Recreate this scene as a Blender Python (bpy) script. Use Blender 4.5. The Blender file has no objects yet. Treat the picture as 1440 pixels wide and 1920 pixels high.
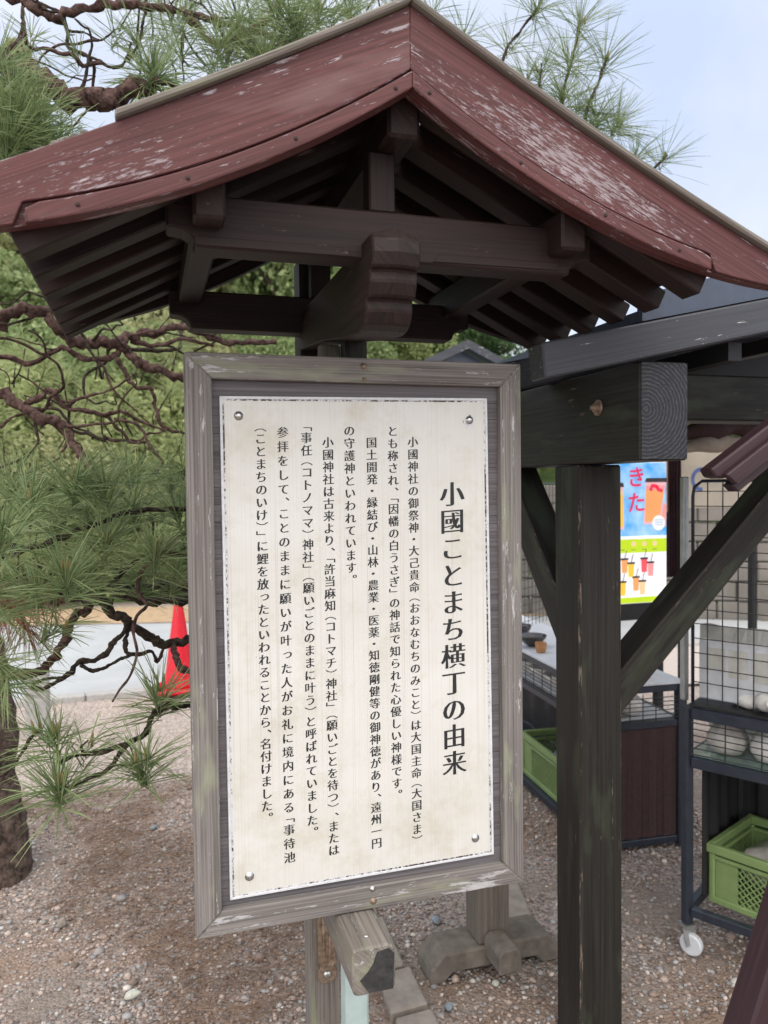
import bpy, bmesh, math, random
import numpy as np
from mathutils import Vector, Matrix, noise as mnoise
R = math.radians
random.seed(7); rng = np.random.default_rng(7)
scene = bpy.context.scene
COL = scene.collection

# ------------------------------------------------------------------ camera
FPX, PW, PH = 1450.0, 1440, 1920
CAM = np.array([-0.4446, -1.5908, 1.58]); YAW, PITCH, ROLL = -0.29598, -0.033, -0.01243
def cam_axes():
    r = np.array([math.cos(YAW), math.sin(YAW), 0]); f = np.array([-math.sin(YAW), math.cos(YAW), 0]); u = np.array([0, 0, 1.])
    f2 = f*math.cos(PITCH)+u*math.sin(PITCH); u2 = u*math.cos(PITCH)-f*math.sin(PITCH)
    return r*math.cos(ROLL)+u2*math.sin(ROLL), u2*math.cos(ROLL)-r*math.sin(ROLL), f2
CR, CU, CF = cam_axes()
cd = bpy.data.cameras.new('camera'); co = bpy.data.objects.new('camera', cd); COL.objects.link(co)
M = Matrix(((CR[0], CU[0], -CF[0], CAM[0]), (CR[1], CU[1], -CF[1], CAM[1]), (CR[2], CU[2], -CF[2], CAM[2]), (0, 0, 0, 1)))
co.matrix_world = M
cd.sensor_fit = 'VERTICAL'; cd.sensor_height = 36; cd.sensor_width = 27; cd.lens = FPX/PH*36
cd.clip_start = 0.02; cd.clip_end = 2000
cd.dof.use_dof = True; cd.dof.focus_distance = 1.7; cd.dof.aperture_fstop = 27.19/5.5
scene.camera = co

def at(x, y, Y):                       # photo pixel -> point on the vertical plane at depth Y
    d = CF + CR*(x-PW/2)/FPX - CU*(y-PH/2)/FPX
    return CAM + d*(Y-CAM[1])/d[1]
def atz(x, y, z=0.0):                  # photo pixel -> point at height z
    d = CF + CR*(x-PW/2)/FPX - CU*(y-PH/2)/FPX
    return CAM + d*(z-CAM[2])/d[2]

# ------------------------------------------------------------------ sky and sun (bright overcast, sun behind thin cloud over the viewer's left shoulder)
SUN_EL, SUN_AZ = R(54), R(200)         # azimuth clockwise from +Y
sdir = Vector((math.sin(SUN_AZ)*math.cos(SUN_EL), math.cos(SUN_AZ)*math.cos(SUN_EL), math.sin(SUN_EL)))
w = bpy.data.worlds.new('World'); scene.world = w; w.use_nodes = True
nt = w.node_tree; nt.nodes.clear()
def wn(t, **k):
    n = nt.nodes.new(t)
    for a, b in k.items(): setattr(n, a, b)
    return n
out = wn('ShaderNodeOutputWorld'); bg = wn('ShaderNodeBackground'); bg.inputs[1].default_value = 0.1
sky = wn('ShaderNodeTexSky', sky_type='NISHITA', sun_disc=False, sun_elevation=SUN_EL, sun_rotation=SUN_AZ)
tc = wn('ShaderNodeTexCoord')
dotn = wn('ShaderNodeVectorMath', operation='DOT_PRODUCT'); dotn.inputs[1].default_value = sdir
nt.links.new(tc.outputs['Generated'], dotn.inputs[0])
glow = wn('ShaderNodeMapRange'); glow.inputs[1].default_value = -0.1; glow.inputs[2].default_value = 1.0; glow.inputs[3].default_value = 7.9; glow.inputs[4].default_value = 22.0
nt.links.new(dotn.outputs['Value'], glow.inputs[0])
cn = wn('ShaderNodeTexNoise'); cn.inputs['Scale'].default_value = 2.6; cn.inputs['Detail'].default_value = 6; cn.inputs['Roughness'].default_value = 0.55
nt.links.new(tc.outputs['Generated'], cn.inputs['Vector'])
cr = wn('ShaderNodeValToRGB'); cr.color_ramp.elements[0].position = .35; cr.color_ramp.elements[1].position = .68
cr.color_ramp.elements[0].color = (.66, .76, .985, 1); cr.color_ramp.elements[1].color = (.93, .95, 1.0, 1)
nt.links.new(cn.outputs['Fac'], cr.inputs[0])
warmf = wn('ShaderNodeMapRange'); warmf.inputs[1].default_value = .25; warmf.inputs[2].default_value = .9
nt.links.new(dotn.outputs['Value'], warmf.inputs[0])
wmix = wn('ShaderNodeMix', data_type='RGBA'); wmix.inputs[7].default_value = (1.0, .955, .88, 1)
nt.links.new(warmf.outputs[0], wmix.inputs['Factor']); nt.links.new(cr.outputs[0], wmix.inputs[6])
mul = wn('ShaderNodeVectorMath', operation='SCALE')
nt.links.new(wmix.outputs[2], mul.inputs[0]); nt.links.new(glow.outputs[0], mul.inputs['Scale'])
mx = wn('ShaderNodeMix', data_type='RGBA'); mx.inputs['Factor'].default_value = 0.86
nt.links.new(sky.outputs[0], mx.inputs[6]); nt.links.new(mul.outputs[0], mx.inputs[7])
nt.links.new(mx.outputs[2], bg.inputs[0]); nt.links.new(bg.outputs[0], out.inputs[0])
sl = bpy.data.lights.new('sun', 'SUN'); sl.energy = 0.6; sl.angle = R(35); sl.color = (1, .95, .88)
so = bpy.data.objects.new('sun', sl); COL.objects.link(so); so.location = (0, 0, 20)
so.rotation_euler = (-sdir).to_track_quat('-Z', 'Y').to_euler()
scene.view_settings.view_transform = 'Standard'; scene.view_settings.look = 'None'
scene.view_settings.exposure = 0.5; scene.view_settings.gamma = 1
scene.view_settings.use_curve_mapping = False
scene.cycles.max_bounces = 6; scene.cycles.use_denoising = True

# ------------------------------------------------------------------ material helpers
def newmat(name):
    m = bpy.data.materials.new(name); m.use_nodes = True
    t = m.node_tree; b = t.nodes['Principled BSDF']
    return m, t, b
def nd(t, typ, **k):
    n = t.nodes.new(typ)
    for a, b in k.items(): setattr(n, a, b)
    return n
def c4(c): return (c[0], c[1], c[2], 1)
def noise_node(t, vec, scale, detail=4, rough=.55, mapscale=None, loc=(0, 0, 0)):
    if mapscale is not None:
        mp = nd(t, 'ShaderNodeMapping'); mp.inputs['Scale'].default_value = mapscale; mp.inputs['Location'].default_value = loc
        t.links.new(vec, mp.inputs[0]); vec = mp.outputs[0]
    n = nd(t, 'ShaderNodeTexNoise'); n.inputs['Scale'].default_value = scale; n.inputs['Detail'].default_value = detail; n.inputs['Roughness'].default_value = rough
    t.links.new(vec, n.inputs['Vector']); return n.outputs['Fac']
def ramp(t, fac, stops):
    r = nd(t, 'ShaderNodeValToRGB'); e = r.color_ramp.elements
    while len(e) < len(stops): e.new(.5)
    for i, (p, c) in enumerate(stops): e[i].position = p; e[i].color = c4(c) if not isinstance(c, (int, float)) else (c, c, c, 1)
    t.links.new(fac, r.inputs[0]); return r.outputs[0]
def mixc(t, fac, a, b):
    m = nd(t, 'ShaderNodeMix', data_type='RGBA')
    if isinstance(fac, (int, float)): m.inputs['Factor'].default_value = fac
    else: t.links.new(fac, m.inputs['Factor'])
    for i, v in ((6, a), (7, b)):
        if isinstance(v, tuple): m.inputs[i].default_value = c4(v)
        else: t.links.new(v, m.inputs[i])
    return m.outputs[2]
def math_n(t, op, a, b=0.0, clamp=False):
    m = nd(t, 'ShaderNodeMath', operation=op); m.use_clamp = clamp
    for i, v in ((0, a), (1, b)):
        if isinstance(v, (int, float)): m.inputs[i].default_value = v
        else: t.links.new(v, m.inputs[i])
    return m.outputs[0]
def bump(t, b, h, strength=.3, dist=.002):
    n = nd(t, 'ShaderNodeBump'); n.inputs['Strength'].default_value = strength; n.inputs['Distance'].default_value = dist
    t.links.new(h, n.inputs['Height']); t.links.new(n.outputs[0], b.inputs['Normal'])

def wood(name, dark, light, flake=None, amt=.6, rough=.75, stain=None, stain_amt=.6, fine=110, bstr=.45, speck=False):
    m, t, b = newmat(name); uv = nd(t, 'ShaderNodeUVMap').outputs[0]
    g = noise_node(t, uv, 1, 6, .68, (2.2, fine, 1))
    g2 = noise_node(t, uv, 1, 3, .5, (1.2, 16, 1), (3.1, 7.7, 0))
    gg = math_n(t, 'ADD', math_n(t, 'MULTIPLY', g, .68), math_n(t, 'MULTIPLY', g2, .32))
    col = ramp(t, gg, [(.36, dark), (.64, light)])
    if stain is not None:
        s = noise_node(t, uv, 1, 4, .6, (2.3, 9, 1), (11, 5, 0))
        col = mixc(t, ramp(t, s, [(stain_amt, 0.0), (stain_amt+.12, .75)]), col, stain)
    h = g
    if flake is not None:
        f1 = noise_node(t, uv, 1, 8, .74, (10, 75, 1), (1.3, 2.2, 0))
        f2 = noise_node(t, uv, 1, 3, .5, (2.6, 7, 1), (5, 9, 0))
        f = math_n(t, 'ADD', math_n(t, 'MULTIPLY', f1, .72), math_n(t, 'MULTIPLY', f2, .28))
        fm = ramp(t, f, [(amt-.010, 0.0), (amt+.010, 1.0)])
        if speck:
            s1 = noise_node(t, uv, 1, 4, .75, (30, 210, 1), (2.3, 8.2, 0)); s2 = noise_node(t, uv, 1, 3, .5, (2.0, 6, 1), (6, 1, 0))
            sp = math_n(t, 'ADD', math_n(t, 'MULTIPLY', s1, .6), math_n(t, 'MULTIPLY', s2, .4))
            fm = math_n(t, 'MAXIMUM', fm, ramp(t, sp, [(.57, 0.0), (.60, .8)]))
        fc = mixc(t, noise_node(t, uv, 1, 2, .5, (14, 50, 1)), flake, tuple(x*.62 for x in flake))
        col = mixc(t, fm, col, fc); h = math_n(t, 'SUBTRACT', g, math_n(t, 'MULTIPLY', fm, .5))
    t.links.new(col, b.inputs['Base Color']); b.inputs['Roughness'].default_value = rough
    b.inputs['Specular IOR Level'].default_value = .3
    bump(t, b, h, bstr, .0015); return m
def plain(name, c, rough=.6, metal=0.0, var=.25, scale=25, bstr=.0, spec=.5):
    m, t, b = newmat(name); ob = nd(t, 'ShaderNodeTexCoord').outputs['Object']
    n = noise_node(t, ob, scale, 4)
    col = ramp(t, n, [(.3, tuple(x*(1-var) for x in c)), (.7, tuple(min(1, x*(1+var)) for x in c))])
    t.links.new(col, b.inputs['Base Color']); b.inputs['Roughness'].default_value = rough; b.inputs['Metallic'].default_value = metal
    b.inputs['Specular IOR Level'].default_value = spec
    if bstr: bump(t, b, noise_node(t, ob, scale*3, 5), bstr, .003)
    return m
def leafmat(name, a, bcol, trans=.35, scale=1.2, rough=.6):
    m, t, b = newmat(name); ob = nd(t, 'ShaderNodeTexCoord').outputs['Object']
    geo = nd(t, 'ShaderNodeNewGeometry')
    f = math_n(t, 'ADD', math_n(t, 'MULTIPLY', noise_node(t, ob, scale, 3), .6), math_n(t, 'MULTIPLY', geo.outputs['Random Per Island'], .4))
    col = ramp(t, f, [(.25, a), (.75, bcol)])
    t.links.new(col, b.inputs['Base Color']); b.inputs['Roughness'].default_value = rough; b.inputs['Specular IOR Level'].default_value = .25
    tr = nd(t, 'ShaderNodeBsdfTranslucent'); t.links.new(col, tr.inputs[0])
    ms = nd(t, 'ShaderNodeMixShader'); ms.inputs[0].default_value = trans
    t.links.new(b.outputs[0], ms.inputs[1]); t.links.new(tr.outputs[0], ms.inputs[2])
    t.links.new(ms.outputs[0], t.nodes['Material Output'].inputs[0]); return m

# ------------------------------------------------------------------ object helpers
def tag(o, label=None, cat=None, group=None, kind=None):
    if label: o['label'] = label
    if cat: o['category'] = cat
    if group: o['group'] = group
    if kind: o['kind'] = kind
    return o
def thing(name, loc, label, cat, group=None, rz=0):
    o = bpy.data.objects.new(name, None); COL.objects.link(o); o.empty_display_size = .1
    o.location = loc; o.rotation_euler = (0, 0, rz); return tag(o, label, cat, group)
def root_loc(o):
    v = Vector((0, 0, 0))
    while o is not None: v = v + o.location; o = o.parent
    return v
def copy_tree(o, parent=None):
    c = o.copy(); COL.objects.link(c)
    if parent is not None: c.parent = parent
    for ch in list(o.children): copy_tree(ch, c)
    return c
def link_mesh(name, me, mats, parent=None):
    o = bpy.data.objects.new(name, me); COL.objects.link(o)
    for m in (mats if isinstance(mats, (list, tuple)) else [mats]): me.materials.append(m)
    if parent is not None: o.parent = parent
    return o
class MB:
    """collects convex pieces / sweeps, then links them as one mesh object"""
    def __init__(s): s.bm = bmesh.new()
    def poly(s, pts, faces, mi=0):
        vs = [s.bm.verts.new(p) for p in pts]
        for f in faces:
            try:
                fc = s.bm.faces.new([vs[i] for i in f]); fc.material_index = mi
            except ValueError: pass
        return s
    def box(s, lo, hi, mi=0):
        x0, y0, z0 = lo; x1, y1, z1 = hi
        return s.poly([(x0, y0, z0), (x1, y0, z0), (x1, y1, z0), (x0, y1, z0), (x0, y0, z1), (x1, y0, z1), (x1, y1, z1), (x0, y1, z1)],
                      [(0, 3, 2, 1), (4, 5, 6, 7), (0, 1, 5, 4), (1, 2, 6, 5), (2, 3, 7, 6), (3, 0, 4, 7)], mi)
    def bar(s, A, B, w, h, up=(0, 0, 1), mi=0):
        A = Vector(A); B = Vector(B); d = (B-A).normalized(); side = d.cross(Vector(up)).normalized(); u = side.cross(d).normalized()
        P = []
        for C in (A, B):
            for a, b in ((-1, -1), (1, -1), (1, 1), (-1, 1)): P.append(C+side*a*w/2+u*b*h/2)
        return s.poly(P, [(0, 1, 2, 3), (7, 6, 5, 4), (0, 4, 5, 1), (1, 5, 6, 2), (2, 6, 7, 3), (3, 7, 4, 0)], mi)
    def prism(s, pts, axis, lo, hi, mi=0, cap_mi=None):
        n = len(pts); P = []
        for v in (lo, hi):
            for a, b in pts: P.append({0: (v, a, b), 1: (a, v, b), 2: (a, b, v)}[axis])
        s.poly(P, [tuple(range(n)), tuple(range(2*n-1, n-1, -1))]+[(i, i+n, (i+1) % n+n, (i+1) % n) for i in range(n)], mi)
        return s
    def tube(s, pts, rads, seg=8, cap=True, jitter=0.0, mi=0):
        pts = [Vector(p) for p in pts]; n = len(pts); rings = []
        ref = Vector((0, 0, 1)) if abs((pts[-1]-pts[0]).normalized().z) < .9 else Vector((1, 0, 0))
        for i, p in enumerate(pts):
            d = (pts[min(i+1, n-1)]-pts[max(i-1, 0)]).normalized()
            a = d.cross(ref)
            if a.length < 1e-4: a = d.cross(Vector((0, 1, 0)))
            a.normalize(); b = d.cross(a); ref = a.cross(d)
            r = rads[i] if not isinstance(rads, (int, float)) else rads
            rings.append([s.bm.verts.new(p+(a*math.cos(2*math.pi*k/seg)+b*math.sin(2*math.pi*k/seg))*r*(1+random.uniform(-jitter, jitter))) for k in range(seg)])
        for i in range(n-1):
            for k in range(seg):
                f = s.bm.faces.new((rings[i][k], rings[i][(k+1) % seg], rings[i+1][(k+1) % seg], rings[i+1][k])); f.smooth = True; f.material_index = mi
        if cap:
            for rg in (rings[0], rings[-1]):
                f = s.bm.faces.new(rg); f.material_index = mi
        return s
    def lathe(s, c, prof, seg=20, axis='z', smooth=True, rib=None, mi=0):
        c = Vector(c); rings = []
        for r, h in prof:
            ring = []
            for k in range(seg):
                a = 2*math.pi*k/seg; rr = r*(1+(rib[1]*math.cos(rib[0]*a) if rib else 0))
                q = {'z': (rr*math.cos(a), rr*math.sin(a), h), 'y': (rr*math.cos(a), h, rr*math.sin(a)), 'x': (h, rr*math.cos(a), rr*math.sin(a))}[axis]
                ring.append(s.bm.verts.new(c+Vector(q)))
            rings.append(ring)
        for i in range(len(rings)-1):
            for k in range(seg):
                f = s.bm.faces.new((rings[i][k], rings[i][(k+1) % seg], rings[i+1][(k+1) % seg], rings[i+1][k])); f.smooth = smooth; f.material_index = mi
        for rg in (rings[0], rings[-1]):
            f = s.bm.faces.new(rg); f.material_index = mi
        return s
    def build(s, name, mats, parent=None, grain=(1, 0, 0), bevel=0.0, local=False, seg=1, worn=False):
        bm = s.bm
        bmesh.ops.recalc_face_normals(bm, faces=bm.faces)
        if bevel:
            ed = [e for e in bm.edges if len(e.link_faces) == 2 and e.calc_face_angle(0) > .5]
            bmesh.ops.bevel(bm, geom=ed, offset=bevel, segments=seg, profile=.6, affect='EDGES', clamp_overlap=True, material=1 if worn else -1)
        g = Vector(grain).normalized(); uvl = bm.loops.layers.uv.new('UVMap')
        isl = {}; bm.verts.index_update()
        for f in bm.faces:
            if f in isl: continue
            off = (random.uniform(0, 9), random.uniform(0, 9)); st = [f]; isl[f] = off
            while st:
                q = st.pop()
                for e in q.edges:
                    for lf in e.link_faces:
                        if lf not in isl: isl[lf] = off; st.append(lf)
        for f in bm.faces:
            n = f.normal; v = g.cross(n); ox, oy = isl[f]
            if v.length < .35:
                v = g.orthogonal().normalized(); w2 = g.cross(v)
                for lp in f.loops: lp[uvl].uv = (lp.vert.co.dot(w2)*6+ox, lp.vert.co.dot(v)+oy)
            else:
                v.normalize()
                for lp in f.loops: lp[uvl].uv = (lp.vert.co.dot(g)+ox, lp.vert.co.dot(v)+oy)
        if not local and parent is not None:
            L = root_loc(parent)
            for v in bm.verts: v.co -= L
        me = bpy.data.meshes.new(name); bm.to_mesh(me); bm.free()
        return link_mesh(name, me, mats, parent)
def np_mesh(name, V, F4, mats, parent=None, smooth=False, F3=None):
    """quads (and tris) from numpy arrays"""
    me = bpy.data.meshes.new(name); V = np.asarray(V, dtype=np.float64)
    if parent is not None: V = V-np.array(root_loc(parent))
    loops = []; tot = []
    if F4 is not None and len(F4): loops.append(np.asarray(F4).ravel()); tot.append(np.full(len(F4), 4))
    if F3 is not None and len(F3): loops.append(np.asarray(F3).ravel()); tot.append(np.full(len(F3), 3))
    loops = np.concatenate(loops).astype(np.int32); tot = np.concatenate(tot).astype(np.int32)
    st = np.concatenate([[0], np.cumsum(tot)[:-1]]).astype(np.int32)
    me.vertices.add(len(V)); me.vertices.foreach_set('co', V.astype(np.float32).ravel())
    me.loops.add(len(loops)); me.loops.foreach_set('vertex_index', loops)
    me.polygons.add(len(tot)); me.polygons.foreach_set('loop_start', st); me.polygons.foreach_set('loop_total', tot)
    if smooth: me.polygons.foreach_set('use_smooth', np.ones(len(tot), bool))
    me.update(calc_edges=True); me.validate()
    return link_mesh(name, me, mats, parent)

# ------------------------------------------------------------------ materials
MAT = {}
MAT['red_paint'] = wood('red_paint', (.045, .014, .0145), (.150, .054, .054), flake=(.44, .38, .41), amt=.595, rough=.55, fine=190, stain=(.17, .095, .095), stain_amt=.56, speck=True)
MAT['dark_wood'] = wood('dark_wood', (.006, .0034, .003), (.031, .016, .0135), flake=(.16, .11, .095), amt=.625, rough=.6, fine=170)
MAT['grey_wood'] = wood('grey_wood', (.085, .072, .062), (.27, .24, .215), flake=(.46, .46, .44), amt=.60, stain=(.24, .26, .17), stain_amt=.54, rough=.85, fine=190, bstr=.7)
MAT['frame_wood'] = wood('frame_wood', (.075, .066, .062), (.285, .262, .25), flake=(.55, .54, .55), amt=.585, stain=(.31, .33, .22), stain_amt=.56, rough=.85, fine=210, bstr=.7)
MAT['backing'] = wood('backing', (.075, .068, .075), (.19, .175, .185), rough=.85, fine=240, bstr=.8)
MAT['kiosk_wood'] = wood('kiosk_wood', (.008, .0073, .0064), (.032, .029, .025), flake=(.20, .165, .14), amt=.63, stain=(.045, .054, .036), stain_amt=.54, rough=.55, fine=130)
MAT['kiosk_worn'] = wood('kiosk_worn', (.012, .011, .010), (.05, .042, .035), flake=(.26, .20, .165), amt=.56, rough=.7, fine=90)
MAT['slate_wood'] = wood('slate_wood', (.040, .042, .052), (.066, .069, .082), flake=(.62, .62, .62), amt=.60, rough=.45)
MAT['purple_wood'] = wood('purple_wood', (.028, .014, .018), (.055, .029, .034), flake=(.3, .25, .25), amt=.66, rough=.4)
MAT['old_timber'] = plain('old_timber', (.15, .13, .11), .95, var=.3, scale=22, bstr=.6)
MAT['stone_wood'] = wood('stone_wood', (.085, .07, .058), (.20, .175, .15), flake=(.30, .28, .25), amt=.62, rough=.9, fine=80, bstr=.7)
MAT['navy'] = plain('navy', (.045, .06, .095), .4, var=.15)
MAT['black'] = plain('black', (.012, .012, .014), .6)
MAT['ink'] = plain('ink', (.012, .012, .014), .55, var=.1)
MAT['steel'] = plain('steel', (.55, .55, .54), .32, 1.0, .2, 200)
MAT['rust_steel'] = plain('rust_steel', (.30, .22, .16), .5, .6, .5, 60)
MAT['dark_steel'] = plain('dark_steel', (.035, .042, .06), .4, .3, .2)
MAT['galv'] = plain('galv', (.42, .44, .45), .4, .8, .15)
MAT['wire'] = plain('wire', (.05, .052, .055), .45, .4)
MAT['crate'] = plain('crate', (.19, .27, .105), .45, var=.12, scale=14)
MAT['white_plastic'] = plain('white_plastic', (.62, .64, .68), .4, var=.08)
MAT['glaze_white'] = plain('glaze_white', (.76, .74, .70), .18, var=.12, scale=30)
MAT['glaze_grey'] = plain('glaze_grey', (.48, .455, .43), .2, var=.2, scale=30)
MAT['glaze_blue'] = plain('glaze_blue', (.30, .33, .44), .18, var=.35, scale=60)
MAT['glaze_dark'] = plain('glaze_dark', (.03, .025, .025), .12, var=.3)
MAT['brown_cloth'] = plain('brown_cloth', (.055, .028, .028), .9, var=.15, scale=60)
MAT['tarp'] = plain('tarp', (.35, .30, .25), .8, var=.35, scale=7)
MAT['cone_red'] = plain('cone_red', (.60, .006, .022), .4, var=.06)
MAT['concrete'] = plain('concrete', (.38, .37, .36), .9, var=.15, scale=40, bstr=.3)
MAT['kerb'] = plain('kerb', (.27, .235, .205), .95, var=.2, scale=22, bstr=.5)
MAT['asphalt'] = plain('asphalt', (.40, .415, .43), .85, var=.07, scale=3, bstr=.2)
MAT['block'] = plain('block', (.17, .155, .14), .9, var=.22, scale=3, bstr=.3)
MAT['gold_wood'] = wood('gold_wood', (.36, .17, .07), (.55, .28, .12), rough=.7)
MAT['moss'] = plain('moss', (.16, .16, .13), .95, var=.5, scale=80, bstr=.8)
MAT['bark'] = None
def bark(name, a, b2, sc=28, bs=.9):
    m, t, b = newmat(name); ob = nd(t, 'ShaderNodeTexCoord').outputs['Object']
    wn_ = nd(t, 'ShaderNodeTexNoise'); wn_.inputs['Scale'].default_value = sc*.7; wn_.inputs['Detail'].default_value = 4; t.links.new(ob, wn_.inputs['Vector'])
    va = nd(t, 'ShaderNodeVectorMath', operation='MULTIPLY_ADD'); va.inputs[1].default_value = (.07, .07, .07); t.links.new(wn_.outputs['Color'], va.inputs[0]); t.links.new(ob, va.inputs[2])
    v = nd(t, 'ShaderNodeTexVoronoi'); v.inputs['Scale'].default_value = sc; t.links.new(va.outputs[0], v.inputs['Vector'])
    n = noise_node(t, ob, sc*2.2, 8, .72)
    f = math_n(t, 'SUBTRACT', math_n(t, 'ADD', math_n(t, 'MULTIPLY', n, .85), .18), math_n(t, 'MULTIPLY', v.outputs['Distance'], .28))
    col = ramp(t, f, [(.34, a), (.52, tuple((x+y)/2 for x, y in zip(a, b2))), (.72, b2)])
    t.links.new(col, b.inputs['Base Color']); b.inputs['Roughness'].default_value = .9; b.inputs['Specular IOR Level'].default_value = .2
    bump(t, b, f, bs, .012); return m
MAT['bark'] = bark('bark', (.038, .020, .017), (.20, .125, .11), 30)
MAT['bark_dark'] = bark('bark_dark', (.022, .016, .013), (.12, .09, .07), 40)
MAT['trunk_bark'] = bark('trunk_bark', (.04, .028, .023), (.24, .175, .145), 18)
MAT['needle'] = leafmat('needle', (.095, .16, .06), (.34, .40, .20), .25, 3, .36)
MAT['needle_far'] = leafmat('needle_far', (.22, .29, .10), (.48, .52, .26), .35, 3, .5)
MAT['dead_needle'] = leafmat('dead_needle', (.16, .075, .04), (.30, .16, .10), .2, 5)
MAT['bud'] = leafmat('bud', (.16, .17, .05), (.36, .22, .12), .1, 40)
MAT['leaf_bright'] = leafmat('leaf_bright', (.27, .345, .14), (.54, .57, .29), .45, .5)  # hill greens lightened and greyed: distance haze put into the colour
MAT['leaf_mid'] = leafmat('leaf_mid', (.16, .235, .09), (.40, .46, .23), .4, .5)
MAT['leaf_dark'] = leafmat('leaf_dark', (.06, .12, .05), (.18, .27, .11), .3, .5)
MAT['leaf_olive'] = leafmat('leaf_olive', (.27, .30, .14), (.55, .54, .31), .4, .5)

MAT['leaf_varied'] = leafmat('leaf_varied', (.06, .12, .05), (.56, .58, .27), .4, .28)  # this and the next paint shaded gaps between leaves into the noise colour
MAT['leaf_shade'] = leafmat('leaf_shade', (.05, .10, .04), (.46, .50, .20), .4, .9)
# plate: cream sheet with fine upright lines and faint yellow stains
def plate_mat():
    m, t, b = newmat('plate_cream'); ob = nd(t, 'ShaderNodeTexCoord').outputs['Object']
    base = ramp(t, noise_node(t, ob, 5, 5, .6), [(.3, (.585, .575, .54)), (.7, (.655, .65, .63))])
    st = noise_node(t, ob, 7, 8, .75)
    col = mixc(t, ramp(t, st, [(.50, 0.0), (.72, .6)]), base, (.45, .415, .30))
    ln = noise_node(t, ob, 1, 2, .5, (420, 1, 1.2))
    col = mixc(t, ramp(t, ln, [(.54, 0.0), (.70, .36)]), col, (.38, .355, .30))
    sp = noise_node(t, ob, 120, 2)
    col = mixc(t, ramp(t, sp, [(.78, 0.0), (.80, .8)]), col, (.25, .2, .15))
    t.links.new(col, b.inputs['Base Color']); b.inputs['Roughness'].default_value = .38; return m
MAT['plate'] = plate_mat()
def edge_mat():
    m, t, b = newmat('plate_edge'); ob = nd(t, 'ShaderNodeTexCoord').outputs['Object']
    n = noise_node(t, ob, 1, 6, .75, (150, 150, 150)); n2 = noise_node(t, ob, 6, 3)
    f = math_n(t, 'ADD', math_n(t, 'MULTIPLY', n, .6), math_n(t, 'MULTIPLY', n2, .4))
    t.links.new(ramp(t, f, [(.46, (.035, .022, .018)), (.52, (.60, .60, .62))]), b.inputs['Base Color']); b.inputs['Roughness'].default_value = .6; return m
MAT['plate_edge'] = edge_mat()
def ring_mat():
    m, t, b = newmat('end_grain'); ob = nd(t, 'ShaderNodeTexCoord').outputs['Object']
    mp = nd(t, 'ShaderNodeMapping'); mp.inputs['Location'].default_value = (-.012, 0, -.118)
    t.links.new(ob, mp.inputs[0])
    wv = nd(t, 'ShaderNodeTexWave', wave_type='RINGS', rings_direction='Y'); wv.inputs['Scale'].default_value = 34; wv.inputs['Distortion'].default_value = 2.6; wv.inputs['Detail'].default_value = 2; wv.inputs['Detail Scale'].default_value = 3
    t.links.new(mp.outputs[0], wv.inputs['Vector'])
    n = noise_node(t, ob, 90, 4)
    f = math_n(t, 'MULTIPLY', wv.outputs['Fac'], math_n(t, 'ADD', n, .35))
    t.links.new(ramp(t, f, [(.40, (.014, .015, .021)), (1.0, (.062, .066, .074))]), b.inputs['Base Color']); b.inputs['Roughness'].default_value = .7
    bump(t, b, wv.outputs['Fac'], .3, .001); return m
MAT['end_grain'] = ring_mat()

# ================================================================== GROUND
def ground_mat():
    m, t, b = newmat('gravel_ground'); ob = nd(t, 'ShaderNodeTexCoord').outputs['Object']
    v = nd(t, 'ShaderNodeTexVoronoi'); v.inputs['Scale'].default_value = 95; t.links.new(ob, v.inputs['Vector'])
    sep = nd(t, 'ShaderNodeSeparateColor'); t.links.new(v.outputs['Color'], sep.inputs[0])
    gr = ramp(t, sep.outputs[0], [(0, (.13, .105, .09)), (.35, (.30, .24, .21)), (.6, (.43, .355, .315)), (.82, (.19, .18, .18)), (1, (.42, .37, .33))])
    soil = ramp(t, noise_node(t, ob, 40, 6, .7), [(.3, (.16, .13, .108)), (.7, (.32, .265, .225))])
    big = noise_node(t, ob, 2.1, 6, .62, (1, 1, 1), (4.2, 1.1, 0))
    col = mixc(t, ramp(t, big, [(.50, 0.0), (.60, .85)]), gr, soil)
    nl = noise_node(t, ob, 1.6, 6, .65, (1, 1, 1), (9.3, 2.4, 0))
    lit = ramp(t, noise_node(t, ob, 130, 4, .7), [(.3, (.16, .105, .078)), (.7, (.40, .285, .215))])
    col = mixc(t, ramp(t, nl, [(.50, 0.0), (.62, .8)]), col, lit)
    sx = nd(t, 'ShaderNodeSeparateXYZ'); t.links.new(ob, sx.inputs[0])
    yy = math_n(t, 'ADD', sx.outputs['Y'], math_n(t, 'MULTIPLY', noise_node(t, ob, 3, 5), .9))
    pale = ramp(t, sep.outputs[1], [(0, (.26, .21, .18)), (.5, (.42, .35, .31)), (1, (.58, .51, .46))])
    col = mixc(t, ramp(t, math_n(t, 'MULTIPLY', yy, .25), [(.66, 0.0), (.80, .9)]), col, pale)
    t.links.new(col, b.inputs['Base Color']); b.inputs['Roughness'].default_value = .95; b.inputs['Specular IOR Level'].default_value = .2
    bump(t, b, math_n(t, 'SUBTRACT', math_n(t, 'MULTIPLY', noise_node(t, ob, 60, 4), .5), v.outputs['Distance']), .8, .008); return m
MAT['ground'] = ground_mat()
def ground_z(x, y):
    return .012*mnoise.noise(Vector((x*1.4, y*1.4, 3.3)))+.006*mnoise.noise(Vector((x*5, y*5, 1.3)))
xs = np.concatenate([[-400, -120, -40, -15, -6, -3], np.arange(-2, 3.01, .08), [4, 6, 10, 18, 40, 120, 400]])
ys = np.concatenate([[-60, -10, -3, -1], np.arange(0, 5.01, .08), [6, 7, 8.5, 10, 14, 40, 120, 500]])
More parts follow.
